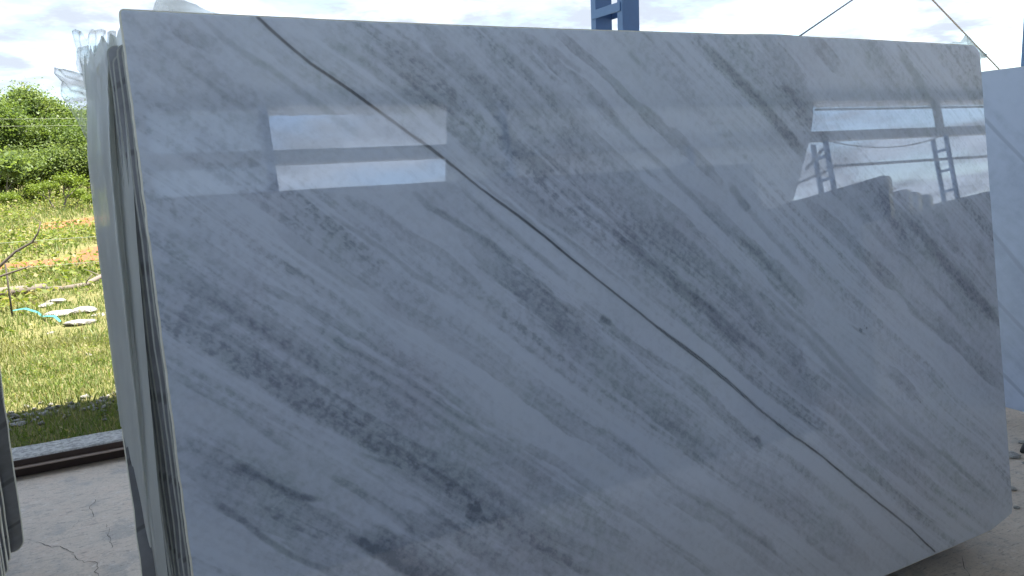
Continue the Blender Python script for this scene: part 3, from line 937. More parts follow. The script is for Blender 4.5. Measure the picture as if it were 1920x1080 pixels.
    for k in range(46):
        cu, cv = r.uniform(0.1, SL - .1), r.uniform(0.05, SH - .05)
        L, an = r.uniform(0.02, 0.06), 0.71 + math.pi / 2 + r.uniform(-0.5, 0.5)
        m = (abs(u - cu) < L) & (abs(v - cv) < L)
        d, fr = poly_dist(wu[m], wv[m], [1000 * (cu - L / 2 * math.cos(an)), 1000 * (cv - L / 2 * math.sin(an)), 1000 * (cu + L / 2 * math.cos(an)), 1000 * (cv + L / 2 * math.sin(an))])
        hair[m] = np.maximum(hair[m], (1 - sstep(0.0006, 0.0026, d)) * r.uniform(0.2, 0.6))
    grey = grey * (1 - hair)
    # the crisp dark vein
    du = 0.004 * (fbm(u * 16, v * 16, 51, 3) - 0.5); dv = 0.004 * (fbm(u * 16, v * 16, 53, 3) - 0.5)
    d, fr = poly_dist(u + du, v + dv, MAIN)
    wid = 0.0020 + 0.0022 * fbm(fr * 22, fr * 0, 55, 3) + 0.0022 * np.exp(-((fr - 0.55) / 0.07) ** 2)
    dark = (1 - sstep(wid * 0.55, wid * 1.7, d)) * (0.50 + 0.5 * fbm(fr * 40, d * 300, 57, 3))
    # it splits into two strands for a stretch
    strand = np.exp(-((fr - 0.6) / 0.12) ** 2)
    dark *= 1 - 0.5 * strand * (1 - sstep(0.0, 0.0012, np.abs(d - 0.0016)))
    halo = (1 - sstep(0.0, 0.018, d)) * 0.16
    grey = np.clip(grey + halo, 0, 1)
    # a few dark pinholes and the smears low on the left
    for (cu, cv, rr, s) in ((2.215, 0.99, 0.004, 0.8), (2.205, 0.98, 0.0025, 0.5), (2.47, 1.30, 0.004, 0.4)):
        dark = np.maximum(dark, s * np.exp(-((u - cu) ** 2 + (v - cv) ** 2) / rr ** 2))
    return grey.astype(np.float32), np.clip(dark, 0, 1).astype(np.float32), np.clip(tint + 0.35 * np.clip(blot - 0.5, 0, 1), 0, 1).astype(np.float32)

def outline_top(u):
    t = 0.004 * np.sin(u * 2.2) + 0.004 * np.exp(-((u - 1.9) / 0.12) ** 2) * -1 + 0.0012 * (fbm(u * 14, u * 0, 61, 3) - 0.5)
    r = 0.007
    t = t + np.where(u < r, r - np.sqrt(np.clip(r * r - (r - u) ** 2, 0, None)), 0)
    r = 0.045; x = SL - u
    return t + np.where(x < r, 0.9 * (r - np.sqrt(np.clip(r * r - (r - x) ** 2, 0, None))), 0)
def outline_bottom(u):
    b = SH - 0.010 + 0.0015 * (fbm(u * 12, u * 0 + 3, 63, 3) - 0.5)
    x = SL - u
    return b - np.where(x < 0.15, 0.035 * (1 - x / 0.15) ** 1.0, 0) - np.where(x < 0.012, 0.03 * (1 - x / 0.012) ** 2, 0)
def build_front_slab():
    step = 0.0029
    u = np.arange(0.007, SL - 0.045, step)
    u = np.concatenate([0.007 * (1 - np.cos(np.linspace(0, math.pi / 2, 8)))[:-1], u, SL - 0.045 * (1 - np.sin(np.linspace(0, math.pi / 2, 14)))])
    nv = int(SH / step)
    t = np.linspace(0, 1, nv + 1)
    bev = 0.0042
    T, B = outline_top(u), outline_bottom(u)
    U = np.repeat(u[None], nv + 1, 0)
    Vv = T[None] + (B - T)[None] * t[:, None]
    # slightly uneven sawn sides
    lf = 0.0016 * (fbm(Vv * 26, Vv * 0, 65, 4) - 0.5) * 2; U = U + lf * np.exp(-U / 0.02)
    U = U - (U / SL) ** 4 * 0.017 * (1 - Vv / SH)
    nu = len(u)
    grey, dark, tint = vein_fields(U, Vv)
    co = np.stack([U, np.zeros_like(U), SH - Vv], -1).reshape(-1, 3)
    i = (np.arange(nv)[:, None] * nu + np.arange(nu - 1)[None]).ravel()
    F = np.stack([i, i + nu, i + nu + 1, i + 1], 1)
    # boundary ring, counter clockwise seen from the front
    ring = np.concatenate([np.arange(nv + 1) * nu, nv * nu + np.arange(1, nu), (np.arange(nv - 1, -1, -1)) * nu + nu - 1, np.arange(nu - 2, 0, -1)])
    rc = co[ring]
    c = np.array([SL / 2, 0, SH / 2])
    nxt, prv = np.roll(rc, -1, 0), np.roll(rc, 1, 0)
    tg = nxt - prv
    nrm = np.stack([tg[:, 2], np.zeros(len(tg)), -tg[:, 0]], 1)
    nrm /= np.linalg.norm(nrm, axis=1)[:, None] + 1e-9
    sgn = np.sign(((rc - c) * nrm).sum(1))[:, None]; nrm *= sgn
    th = 0.021
    r1 = rc + nrm * bev + np.array([0, bev, 0]); r2 = rc + nrm * bev + np.array([0, th - bev, 0]); r3 = rc + np.array([0, th, 0])
    n0 = len(co); nr = len(ring)
    V = np.concatenate([co, r1, r2, r3])
    k = np.arange(nr); k2 = (k + 1) % nr
    Fe = [np.stack([ring[k], n0 + k, n0 + k2, ring[k2]], 1)]
    for a in (0, 1):
        Fe.append(np.stack([n0 + a * nr + k, n0 + (a + 1) * nr + k, n0 + (a + 1) * nr + k2, n0 + a * nr + k2], 1))
    Fe = np.concatenate(Fe)
    Fa = np.concatenate([F, Fe])
    me = mesh_np('marble_slab', V, Fa)
    mi = np.zeros(len(Fa), np.int32); mi[len(F):] = 1
    me.materials.append(MATS['marble_front']); me.materials.append(MATS['sawn_edge'])
    me.polygons.foreach_set('material_index', mi)
    for nm, arr in (('grey', grey), ('dark', dark), ('tint', tint)):
        a = me.attributes.new(nm, 'FLOAT', 'POINT')
        full = np.zeros(len(V), np.float32); full[:arr.size] = arr.ravel()
        a.data.foreach_set('value', full)
    # closing the back
    bm = bmesh.new(); bm.from_mesh(me); bm.verts.ensure_lookup_table()
    f = bm.faces.new([bm.verts[n0 + 2 * nr + q] for q in range(0, nr)][::-1]); f.material_index = 1
    bmesh.ops.recalc_face_normals(bm, faces=[f])
    bm.to_mesh(me); bm.free()
    o = link('marble_slab', me)
    o.location = BASE; o.rotation_euler = (-LEAN, 0, 0)
    tag(o, 'big polished white marble slab with grey diagonal veins, foremost of its stack', 'marble slab')
build_front_slab()

def slab_mesh(name, L, H, th, seed, rad=(0.02, 0.05, 0.05, 0.02), jag=0.002):
    """lower detail slab: bevelled plate with rounded, slightly uneven outline (tl, tr, br, bl radii)"""
    r = random.Random(seed)
    P = []
    def arc(cx, cz, R, a0, a1, n=6):
        for k in range(n + 1):
            a = a0 + (a1 - a0) * k / n
            P.append((cx + R * math.cos(a), cz + R * math.sin(a)))
    def edge(a, b, n=22):
        for k in range(1, n):
            t = k / n
            P.append((a[0] + (b[0] - a[0]) * t + r.uniform(-jag, jag), a[1] + (b[1] - a[1]) * t + r.uniform(-jag, jag)))
    tl, tr, br, bl = rad
    h = math.pi / 2
    arc(bl, bl, bl, 2 * h, 3 * h); edge((bl, 0), (L - br, 0)); arc(L - br, br, br, 3 * h, 4 * h); edge((L, br), (L, H - tr))
    arc(L - tr, H - tr, tr, 0, h); edge((L - tr, H), (tl, H)); arc(tl, H - tl, tl, h, 2 * h); edge((0, H - tl), (0, bl))
    n = len(P); b = 0.003
    cx, cz = L / 2, H / 2
    V = []
    ins = [(x + (b if x < cx else -b), z + (b if z < cz else -b)) for x, z in P]
    V += [(x, 0, z) for x, z in ins] + [(x, b, z) for x, z in P] + [(x, th - b, z) for x, z in P] + [(x, th, z) for x, z in ins]
    F = [tuple(range(n)), tuple(range(4 * n - 1, 3 * n - 1, -1))]
    for q in range(3):
        for k in range(n):
            k2 = (k + 1) % n
            F.append((q * n + k, (q + 1) * n + k, (q + 1) * n + k2, q * n + k2))
    bm = bmesh.new()
    vs = [bm.verts.new(v) for v in V]
    for i, f in enumerate(F):
        ff = bm.faces.new([vs[j] for j in f]); ff.material_index = 0 if i < 2 else 1
    return bm_mesh(name, bm)
def place_slab(me, base, rz=0.0, lean=LEAN, mats=('marble_pale', 'sawn_edge'), label='', group=None):
    if not me.materials:
        for q in mats: me.materials.append(MATS[q])
    o = link('stone_slab', me)
    o.rotation_mode = 'XYZ'
    o.location = base
    o.rotation_euler = (Matrix.Rotation(rz, 3, 'Z') @ Matrix.Rotation(-lean, 3, 'X')).to_euler()
    return tag(o, label, 'stone slab', group)
def build_slabs():
    away = Vector((0, math.cos(LEAN), -math.sin(LEAN)))
    names = ['second', 'third', 'fourth', 'fifth', 'sixth', 'seventh', 'eighth', 'ninth', 'tenth', 'rearmost']
    offs = [-0.007, -0.016, -0.026, -0.034, -0.040, -0.036, -0.042, -0.045, -0.06, -0.072]
    dep = 0.0
    for i in range(10):
        dep += 0.034 + random.uniform(-.003, .006)
        me = slab_mesh('stone_slab', SL - 0.02 - random.uniform(0.0, 0.06) - offs[i] * 0.5, SH - (0.05 if i < 3 else 0.02) - random.uniform(0.0, 0.02), 0.020, 100 + i)
        b = BASE + Vector((offs[i], 0, 0)) + away * dep
        place_slab(me, b, 0, LEAN, ('granite_grey', 'shaded_edge'), 'grey slab with its sawn end showing, %s in the stack behind the big slab' % names[i], 'slabs stacked behind the big marble slab')  # darker stone and ends imitate the shade inside the stack
    me = slab_mesh('stone_slab', 2.6, 1.46, 0.022, 130, (0.02, 0.03, 0.02, 0.01))
    place_slab(me, BASE + Vector((-0.106, 0, 0)) + away * (dep + 0.04), 0, LEAN, ('granite_grey', 'sawn_edge'), 'shorter slab with a pale edge at the back of the film-wrapped stack', 'slabs stacked behind the big marble slab')
    # bundle at the left edge of the view
    fronts = ['foremost', 'second', 'third', 'fourth', 'fifth']
    for i in range(5):
        me = slab_mesh('stone_slab', 2.7, 1.80, 0.020, 200 + i, (0.03, 0.03, 0.012, 0.03))
        place_slab(me, (-0.512 - 2.7 + random.uniform(-.006, .006), 3.34 + 0.052 * i, 0.13), 0, LEAN, ('granite_grey', 'sawn_edge'), 'dark slab on edge in the left bundle, %s from the camera' % fronts[i], 'dark slabs in the left bundle')
    me = slab_mesh('stone_slab', 2.75, 1.86, 0.022, 210, (0.03, 0.03, 0.045, 0.03))
    place_slab(me, (-0.470 - 2.75, 3.625, 0.13), 0, LEAN, ('granite_grey', 'sawn_edge'), 'dark grey slab with rounded corner at the back of the left bundle', 'dark slabs in the left bundle')
    # slab across the aisle end at the right, facing left
    me = slab_mesh('stone_slab', 2.95, 1.915, 0.020, 220, (0.02, 0.04, 0.02, 0.02), 0.0025)
    place_slab(me, (4.385, 4.25, 0.125), -math.pi / 2, LEAN, ('marble_blue', 'sawn_edge'), 'bluish white slab standing crosswise at the right edge of the view', 'slabs standing crosswise on the right')
    for i in range(4):
        me = slab_mesh('stone_slab', 2.9 - .02 * i, 1.88 - .01 * i, 0.020, 230 + i)
        place_slab(me, (4.425 + 0.036 * i, 4.23, 0.125), -math.pi / 2, LEAN, ('marble_pale', 'sawn_edge'), 'pale slab hidden behind the bluish slab on the right, number %s back' % fronts[i + 1], 'slabs standing crosswise on the right')
    # bundles behind the viewer that show in the polish
    spec = [(5.86, -0.70, 2.8, 1.90, 'granite_dark', 'nearest'), (5.92, -0.95, 2.7, 1.86, 'marble_pale', 'second'), (7.12, -1.42, 2.8, 1.875, 'marble_sand', 'third'), (7.60, -1.66, 2.8, 1.875, 'marble_pale', 'fourth'),
            (8.2, -1.94, 2.8, 1.875, 'granite_grey', 'fifth'), (9.75, -1.2, 2.9, 1.87, 'marble_sand', 'sixth'), (11.2, -1.3, 2.9, 1.80, 'granite_grey', 'seventh')]
    for (x, y, L, H, mt, nm) in spec:
        me = slab_mesh('stone_slab', L, H, 0.06, int(x * 10), (0.05, 0.03, 0.03, 0.03))
        place_slab(me, (x - 0.2, y, 0.12), -math.pi / 2, LEAN, (mt, 'sawn_edge'), 'slab in the rows mirrored low right in the big slab, %s to it' % nm, 'slab rows mirrored in the polish')
    for i in range(3):  # unseen slabs added to block low light from the left
        me = slab_mesh('stone_slab', 3.0, 2.1, 0.022, 280 + i)
        place_slab(me, (-3.3 - 0.04 * i, -0.4, 0.12), math.pi / 2, LEAN, ('granite_dark', 'sawn_edge'), 'added dark slab blocking light across the left end of the aisle, %s' % fronts[i], 'added slabs blocking light at the left end of the aisle')
    for i in range(4):  # slabs added to block low light entering from the right
        me = slab_mesh('stone_slab', 1.95, 1.50 - .01 * i, 0.022, 290 + i)
        place_slab(me, (5.35 + 0.045 * i, 1.2, 0.12), -math.pi / 2, LEAN, ('granite_dark' if i % 2 else 'marble_sand', 'sawn_edge'), 'added shorter slab blocking light across the right end of the aisle, %s' % fronts[i], 'added slabs blocking light at the right end of the aisle')
    # facing row added behind the viewer to keep light off the lower slab
    for j, x0 in enumerate((-4.5, -1.5, 1.5)):
        for i in range(3):
            me = slab_mesh('stone_slab', 3.03, 2.09, 0.022, 260 + 5 * j + i, (0.008, 0.008, 0.01, 0.01), 0.001)
            place_slab(me, (x0 + 3.015 + .004 * i, -0.56 - 0.04 * i - 0.006 * j, 0.12), math.pi, LEAN, ('granite_dark', 'sawn_edge'), 'added dark slab blocking light, of the facing row behind the viewer, %s bundle, %s' % (('first', 'second', 'third')[j], fronts[i]), 'facing row behind the viewer')
build_slabs()
def build_supports():
    # timber bearers under every bundle
    def bearers(xs, y0, y1, top, txt):
        for i, x in enumerate(xs):
            o = box_obj('timber_bearer', (x - 0.05, y0, 0.002), (x + 0.05, y1, top), 'timber', None, 0.006)
            tag(o, txt % ('left' if i == 0 else 'right'), 'timber', 'timber bearers under the slabs')
    bearers((0.55, 2.05), BASE.y - 0.02, BASE.y + 0.62, BASE.z - 0.048, 'timber bearer under the %s half of the big slab stack')
    bearers((-2.7, -1.0), 3.30, 4.0, 0.118, 'timber bearer under the %s part of the dark left bundle')
    for i, y in enumerate((1.8, 3.7)):
        o = box_obj('timber_bearer', (4.36, y - 0.05, 0.002), (4.98, y + 0.05, 0.108), 'timber', None, 0.006)
        tag(o, 'timber bearer under the bluish crosswise slab, %s of two' % ('nearer' if i == 0 else 'farther'), 'timber', 'timber bearers under the slabs')
    # steel A-frame racks the bundles lean on
    def rack(x0, x1, y, h, txt, rz=0, loc=(0, 0, 0)):
        t = empty('slab_rack', loc, rz)
        tag(t, txt, 'rack', 'steel racks holding the slabs')
        for x in (x0, (x0 + x1) / 2, x1):
            bar_obj('upright', (x, y, 0.05), (x, y + h * math.tan(LEAN), h), 0.08, 0.08, 'grey_steel', t)
            bar_obj('strut', (x, y + 0.75, 0.05), (x, y + 0.05 + h * 0.9 * math.tan(LEAN), h * 0.9), 0.07, 0.07, 'grey_steel', t)
            bar_obj('foot', (x, y - 0.1, 0.03), (x, y + 0.85, 0.03), 0.078, 0.05, 'grey_steel', t)
        bar_obj('top_rail', (x0 - .05, y + h * .97 * math.tan(LEAN) + 0.09, h * .97), (x1 + .05, y + h * .97 * math.tan(LEAN) + 0.09, h * .97), 0.07, 0.07, 'grey_steel', t)
    rack(0.5, 2.6, BASE.y + 0.47, 1.7, 'grey steel rack behind the big marble slab stack')
    rack(-2.9, -0.9, 3.72, 1.6, 'grey steel rack behind the dark left bundle')
    rack(0.3, 2.4, 0.0, 1.7, 'grey steel rack behind the bluish crosswise slab', -math.pi / 2, (4.64, 4.25, 0))
build_supports()

# ------------------------------------------------------------------ plastic film
def film_obj(name, P, thick, label, keep=None, sub=0):
    """P (ny,nx,3) grid of points, thick (ny,nx) opacity"""
    ny, nx = P.shape[:2]
    i = (np.arange(ny - 1)[:, None] * nx + np.arange(nx - 1)[None])
    F = np.stack([i, i + 1, i + nx + 1, i + nx], -1)
    if keep is not None:
        F = F[keep[:-1, :-1] & keep[1:, 1:] & keep[:-1, 1:] & keep[1:, :-1]]
    F = F.reshape(-1, 4)
    me = mesh_np(name, P.reshape(-1, 3), F, True)
    a = me.attributes.new('thick', 'FLOAT', 'POINT')
    a.data.foreach_set('value', thick.ravel().astype(np.float32))
    o = link(name, me, 'plastic_film')
    return tag(o, label, 'plastic film')
def interp(zs, vals, z):
    o = np.argsort(zs)
    return np.interp(z, np.array(zs)[o], np.array(vals)[o])
def build_film():
    # curtain of film hanging over the left end of the stack
    ny, nx = 260, 84
    s = np.linspace(0, 1, nx)[None].repeat(ny, 0); t = np.linspace(0, 1, ny)[:, None].repeat(nx, 1)
    ztop = np.interp(s, [0, .05, .10, .16, .24, .32, .40, .50, .58, .66, .76, .86, 1], [1.925, 1.952, 1.915, 1.93, 1.958, 1.925, 1.945, 1.968, 1.945, 1.975, 1.962, 1.985, 1.992])
    zbot = np.interp(s, [0, .06, .12, .20, .27, .31, .35, .40, .46, .54, .62, .72, 1], [1.01, 1.03, 0.985, 0.995, 0.955, 0.965, 0.93, 0.86, 0.79, 0.775, 0.60, 0.42, 0.38])
    zbot = zbot + 0.018 * (fbm(s * 34, s * 0, 76, 3) - 0.5)
    z = ztop + (zbot - ztop) * t
    left = interp([2.0, 1.95, 1.83, 1.7, 1.5, 1.2, 1.0, 0.4], [-0.004, -0.010, -0.016, -0.030, -0.034, -0.036, -0.036, -0.034], z)
    right = interp([2.0, 1.92, 1.8, 1.5, 1.2, 0.9, 0.4], [0.086, 0.080, 0.066, 0.049, 0.037, 0.026, 0.020], z)
    n1 = fbm(s * 4 + 3, z * 1.6, 71, 3) - 0.5
    n3 = fbm(s * 8, z * 15, 75, 4) - 0.5
    top = np.exp(-(np.clip(1.99 - z, 0, 9) / 0.13) ** 2)
    hemw = np.exp(-(t - 1) ** 2 / 0.004)
    X = left + (right - left) * s + (0.008 * n1 + 0.003 * n3) * np.sin(np.pi * s) + 0.012 * n3 * top * np.sin(np.pi * np.clip(s, 0, 1))
    lean = (z - BASE.z) * math.tan(LEAN)
    fold = np.sin(s * 8.5 + 3.0 * n1 + 0.6 * z) + 0.5 * np.sin(s * 17 + 4 * n1 + z)
    Y = BASE.y + lean + 0.34 - 0.25 * s ** 0.8 + 0.014 * fold + 0.03 * n1 + 0.045 * n3 * top + 0.02 * n3 * hemw
    Y = Y + 0.05 * np.clip(1 - s / 0.10, 0, 1) ** 2
    P = np.stack([X, Y, z], -1)
    thick = np.clip(0.93 + 0.12 * n1 - 0.30 * top * np.clip(n3 * 3, 0, 1) - 0.25 * sstep(0.95, 0.6, z), 0.4, 1.0)  # thinned low down so the film darkens as if in shade
    film_obj('plastic_film', P, thick, 'cloudy torn plastic film hanging down the left end of the slab stack')
    # loose flap blown out to the left near the top, creased where it is gathered against the stack
    ny, nx = 110, 60
    s = np.linspace(0, 1, nx)[None].repeat(ny, 0); t = np.linspace(0, 1, ny)[:, None].repeat(nx, 1)
    lx = interp([0, .06, .12, .22, .33, .45, .6, .8, 1.0], [-0.079, -0.081, -0.067, -0.073, -0.058, -0.044, -0.028, -0.022, -0.024], t)
    n = fbm(s * 4, t * 9, 81, 4) - 0.5
    ph = t * 7.5 + 0.9 * fbm(s * 3, t * 5, 83, 3) - 0.8 * s * (1 - t)
    fr_ = ph - np.floor(ph)
    ridge = 1 - 2 * np.abs(fr_ - 0.5)
    crease = np.exp(-((fr_ - 0.5) / 0.07) ** 2) + 0.6 * np.exp(-((fr_ - 0.12) / 0.05) ** 2)
    hi = sstep(0.75, 0.2, t)
    X = lx + (0.014 - lx) * s + 0.004 * n
    Y = 2.33 - 0.03 * s + (0.035 * ridge + 0.05 * n) * (0.25 + 0.75 * hi)
    z = 1.932 - 0.31 * t - 0.03 * s * (1 - t) + 0.008 * n
    edge_l = np.exp(-(s / 0.04) ** 2) + np.exp(-(t / 0.03) ** 2)
    film_obj('plastic_film', np.stack([X, Y, z], -1), np.clip(0.36 + 0.4 * n + 0.4 * crease * hi + 0.35 * edge_l, 0.2, 0.92), 'thin creased film flap sticking out left against the sky')
    # narrow second flap standing up behind it
    ny, nx = 50, 40
    s = np.linspace(0, 1, nx)[None].repeat(ny, 0); t = np.linspace(0, 1, ny)[:, None].repeat(nx, 1)
    n = fbm(s * 5, t * 7, 86, 4) - 0.5
    ph = s * 4.2 + t * 2.0 + 0.8 * fbm(s * 4, t * 4, 88, 3); fr_ = ph - np.floor(ph)
    crease = np.exp(-((fr_ - 0.5) / 0.08) ** 2)
    X = -0.030 + 0.022 * t + (0.078 - 0.022 * t) * s + 0.003 * n
    z = 2.028 - 0.012 * s - 0.022 * np.exp(-((s - 0.42) / 0.08) ** 2) * (1 - t) - 0.16 * t + 0.008 * n
    Y = 2.36 - 0.10 * s + 0.03 * (1 - 2 * np.abs(fr_ - 0.5)) + 0.04 * n
    edge_l = np.exp(-(s / 0.05) ** 2) + np.exp(-(t / 0.05) ** 2)
    film_obj('plastic_film', np.stack([X, Y, z], -1), np.clip(0.24 + 0.4 * n + 0.45 * crease + 0.3 * edge_l, 0.15, 0.85), 'thin upright film fold above the hanging film curtain')
    # small upright tuft by the corner of the slab
    ny, nx = 40, 36
    s = np.linspace(0, 1, nx)[None].repeat(ny, 0); t = np.linspace(0, 1, ny)[:, None].repeat(nx, 1)
    n = fbm(s * 5, t * 6, 87, 4) - 0.5; g = fbm(s * 14, t * 5, 89, 3) - 0.5
    X = -0.030 + 0.095 * s + 0.030 * t * (1 - s) + 0.008 * n
    Y = 2.28 - 0.16 * s + 0.09 * n + 0.05 * g
    z = 1.985 + 0.008 * np.sin(s * 9) - 0.028 * (1 - s) - 0.12 * t + 0.02 * n - 0.02 * (np.abs(np.sin(s * 8)) < .3)
    film_obj('plastic_film', np.stack([X, Y, z], -1), np.clip(0.58 + 0.6 * n + 0.6 * np.abs(g), 0.35, 0.9), 'crumpled film tuft at the upper left corner of the big slab')
    # film lying along the top edge
    def top_film(u0, u1, prof, seed, label, dy=0.05):
        nx, ny = 90, 12
        s = np.linspace(0, 1, nx)[None].repeat(ny, 0); t = np.linspace(0, 1, ny)[:, None].repeat(nx, 1)
        n = fbm(s * 12, t * 2, seed, 4) - 0.5
        hgt = interp([p[0] for p in prof], [p[1] for p in prof], s) * (1 + 0.5 * n)
        X = S_TL.x + u0 + (u1 - u0) * s
        arch = np.sin(np.pi * np.clip(t, 0, 1)) ** 0.7
        Y = S_TL.y + 0.012 + 0.30 * t + dy * n
        z = S_TL.z - 0.012 + hgt * arch - 0.02 * t + 0.01 * n * arch
        film_obj('plastic_film', np.stack([X, Y, z], -1), np.clip(0.34 + 0.5 * n, 0.15, 0.7), label)
    top_film(0.055, 0.40, [(0, .006), (.08, .080), (.3, .062), (.6, .028), (.8, .034), (1, .0)], 91, 'thin film fold rising over the top edge near the left corner')
    top_film(0.26, 0.62, [(0, .004), (.25, .024), (.6, .022), (.85, .026), (1, .002)], 95, 'flat film strip lying along the top edge above the dark vein')
    top_film(0.72, 0.86, [(0, .0), (.3, .018), (.7, .014), (1, .0)], 97, 'small film scrap on the middle of the top edge')
    # crumpled bow of film on the right corner
    ny, nx = 26, 60
    s = np.linspace(0, 1, nx)[None].repeat(ny, 0); t = np.linspace(0, 1, ny)[:, None].repeat(nx, 1)
    n = fbm(s * 6, t * 3, 101, 3) - 0.5; g = fbm(s * 15, t * 6, 103, 2) - 0.5
    cx = S_TL.x + 2.83 + 0.225 * s
    mid = S_TL.z + 0.010 - 0.050 * s ** 1.8
    upr = np.interp(s, [0, .2, .42, .5, .54, .6, .8, .95, 1], [.004, .012, .020, .050, .058, .018, .022, .014, .004])
    lwr = np.interp(s, [0, .3, .6, .8, 1], [.004, .008, .020, .026, .006])
    z = mid + np.where(t > 0.5, (t - 0.5) * 2 * upr, (t - 0.5) * 2 * lwr) + 0.006 * n
    Y = S_TL.y + 0.035 + 0.022 * n + 0.012 * g + 0.02 * np.sin(t * 7)
    film_obj('plastic_film', np.stack([cx, Y, z], -1), np.clip(0.50 + 0.5 * n + 0.6 * np.abs(g), 0.3, 0.8), 'crumpled clear film bunched on the upper right corner of the big slab')
build_film()

# ------------------------------------------------------------------ stay cables
def stay(a, b, label):
    tag(tube_obj('stay_cable', [a, b], [0.008, 0.008], 'cable_steel', None, 6), label, 'cable', 'stay cables in the sky')
stay((3.55, 4.87, 1.64), (8.41, 4.87, 4.11), 'thin stay cable rising to the right above the big slab')
stay((8.41, 4.90, 2.23), (3.55, 4.90, 4.95), 'thin stay cable falling to the right behind the slab corner')

# ------------------------------------------------------------------ things lying about on the floor at the right
def rock_mesh(name, r, seed, sq=(1, 1, 0.6)):
    bm = bmesh.new()
    bmesh.ops.create_icosphere(bm, subdivisions=2, radius=r)
    q = random.Random(seed)
    ax = [Vector((q.gauss(0, 1), q.gauss(0, 1), q.gauss(0, 1))).normalized() for _ in range(7)]
    cut = [q.uniform(0.55, 0.9) * r for _ in ax]
    for v in bm.verts:
        for a, c in zip(ax, cut):
            d = v.co.dot(a)
            if d > c: v.co -= a * (d - c)
        v.co = Vector((v.co.x * sq[0], v.co.y * sq[1], v.co.z * sq[2]))
    return bm_mesh(name, bm)
def build_debris():
    r = random.Random(8)
    spots = [(4.02, 2.2, .035), (3.95, 2.05, .018), (3.62, 1.98, .02), (4.15, 2.4, .02), (3.72, 2.12, .012), (3.45, 1.86, .014), (3.98, 2.12, .014), (4.25, 2.28, .022)]
    words = ['largest', 'round', 'lone', 'farthest', 'tiny', 'nearest', 'flat', 'rearmost']
    for i, (x, y, s) in enumerate(spots):
        me = rock_mesh('stone_chip', s, 50 + i, (1.4, 1, .5))
        o = link('stone_chip', me, 'black_rubber' if i == 3 else 'kerb_concrete', None, (x, y, s * .3))
        tag(o, '%s stone chip on the floor right of the big slab' % words[i], 'stone chip', 'stone chips on the floor')
    tag(tube_obj('rubber_strip', [(4.1, 2.2, .012), (4.2, 2.24, .012), (4.33, 2.25, .02), (4.4, 2.2, .012)], [.012, .014, .014, .01], 'black_rubber'), 'short black rubber strip on the floor below the bluish slab', 'rubber strip')
build_debris()

# ------------------------------------------------------------------ the field
def blades(name, n, xr, yr, h, w, mat, label, cat, seed, dens=None, lean=0.6, kind='stuff'):
    g = np.random.default_rng(seed)
    x = g.uniform(*xr, n); y = yr[0] + (yr[1] - yr[0]) * g.random(n) ** 1.0
    if dens is not None:
        k = g.random(n) < dens(x, y); x, y = x[k], y[k]
    n = len(x)
    z = field_h(x, y)
    tuft = fbm(x * 2.3, y * 2.3, seed, 3)
    hh = h * g.uniform(0.45, 1.25, n) * (0.55 + 0.9 * tuft)
    ww = w * g.uniform(0.6, 1.4, n)
    a = g.uniform(0, 2 * np.pi, n); l = lean * g.uniform(0.1, 1.0, n) * hh
    da = g.uniform(0, 2 * np.pi, n)
    sx, sy = np.cos(a) * ww / 2, np.sin(a) * ww / 2
    lx, ly = np.cos(da) * l, np.sin(da) * l
    V = np.zeros((n, 5, 3))
    V[:, 0] = np.stack([x - sx, y - sy, z], 1); V[:, 1] = np.stack([x + sx, y + sy, z], 1)
    mx, my, mz = x + lx * .4, y + ly * .4, z + hh * .62
    V[:, 2] = np.stack([mx - sx * .8, my - sy * .8, mz], 1); V[:, 3] = np.stack([mx + sx * .8, my + sy * .8, mz], 1)
    V[:, 4] = np.stack([x + lx, y + ly, z + hh * .95], 1)
    b = np.arange(n)[:, None] * 5
    F = np.concatenate([b + np.array([[0, 1, 3]]), b + np.array([[0, 3, 2]]), b + np.array([[2, 3, 4]])])
    me = mesh_np(name, V.reshape(-1, 3), F)
    at = me.attributes.new('rnd', 'FLOAT', 'POINT')
    at.data.foreach_set('value', np.repeat(g.random(n), 5).astype(np.float32))
    return tag(link(name, me, mat), label, cat, None, kind)
def leaf_cloud(pos, size, seed, flat=0.0, aspect=0.55):
    """pos (n,3): one folded leaf quad each; returns verts, faces, rnd"""
    g = np.random.default_rng(seed)
    n = len(pos)
    d = g.normal(size=(n, 3)); d[:, 2] *= (1 - flat); d /= np.linalg.norm(d, axis=1)[:, None]
    up = g.normal(size=(n, 3)) + np.array([0, 0, 1.2]); s = np.cross(d, up); s /= np.linalg.norm(s, axis=1)[:, None] + 1e-9
    sz = size * g.uniform(0.55, 1.35, n)[:, None]
    nr = np.cross(s, d)
    V = np.zeros((n, 4, 3))
    V[:, 0] = pos - d * sz * .5; V[:, 2] = pos + d * sz * .5 + nr * sz * -.12
    V[:, 1] = pos + s * sz * aspect * .5 + nr * sz * .08; V[:, 3] = pos - s * sz * aspect * .5 + nr * sz * .08
    F = np.arange(n * 4).reshape(n, 4)
    return V.reshape(-1, 3), F, np.repeat(g.random(n), 4).astype(np.float32)
def leaf_obj(name, pos, size, mat, parent=None, seed=1, flat=0.0, aspect=0.55):
    V, F, r = leaf_cloud(np.asarray(pos), size, seed, flat, aspect)
    me = mesh_np(name, V, F)
    a = me.attributes.new('rnd', 'FLOAT', 'POINT'); a.data.foreach_set('value', r)
    return link(name, me, mat, parent)
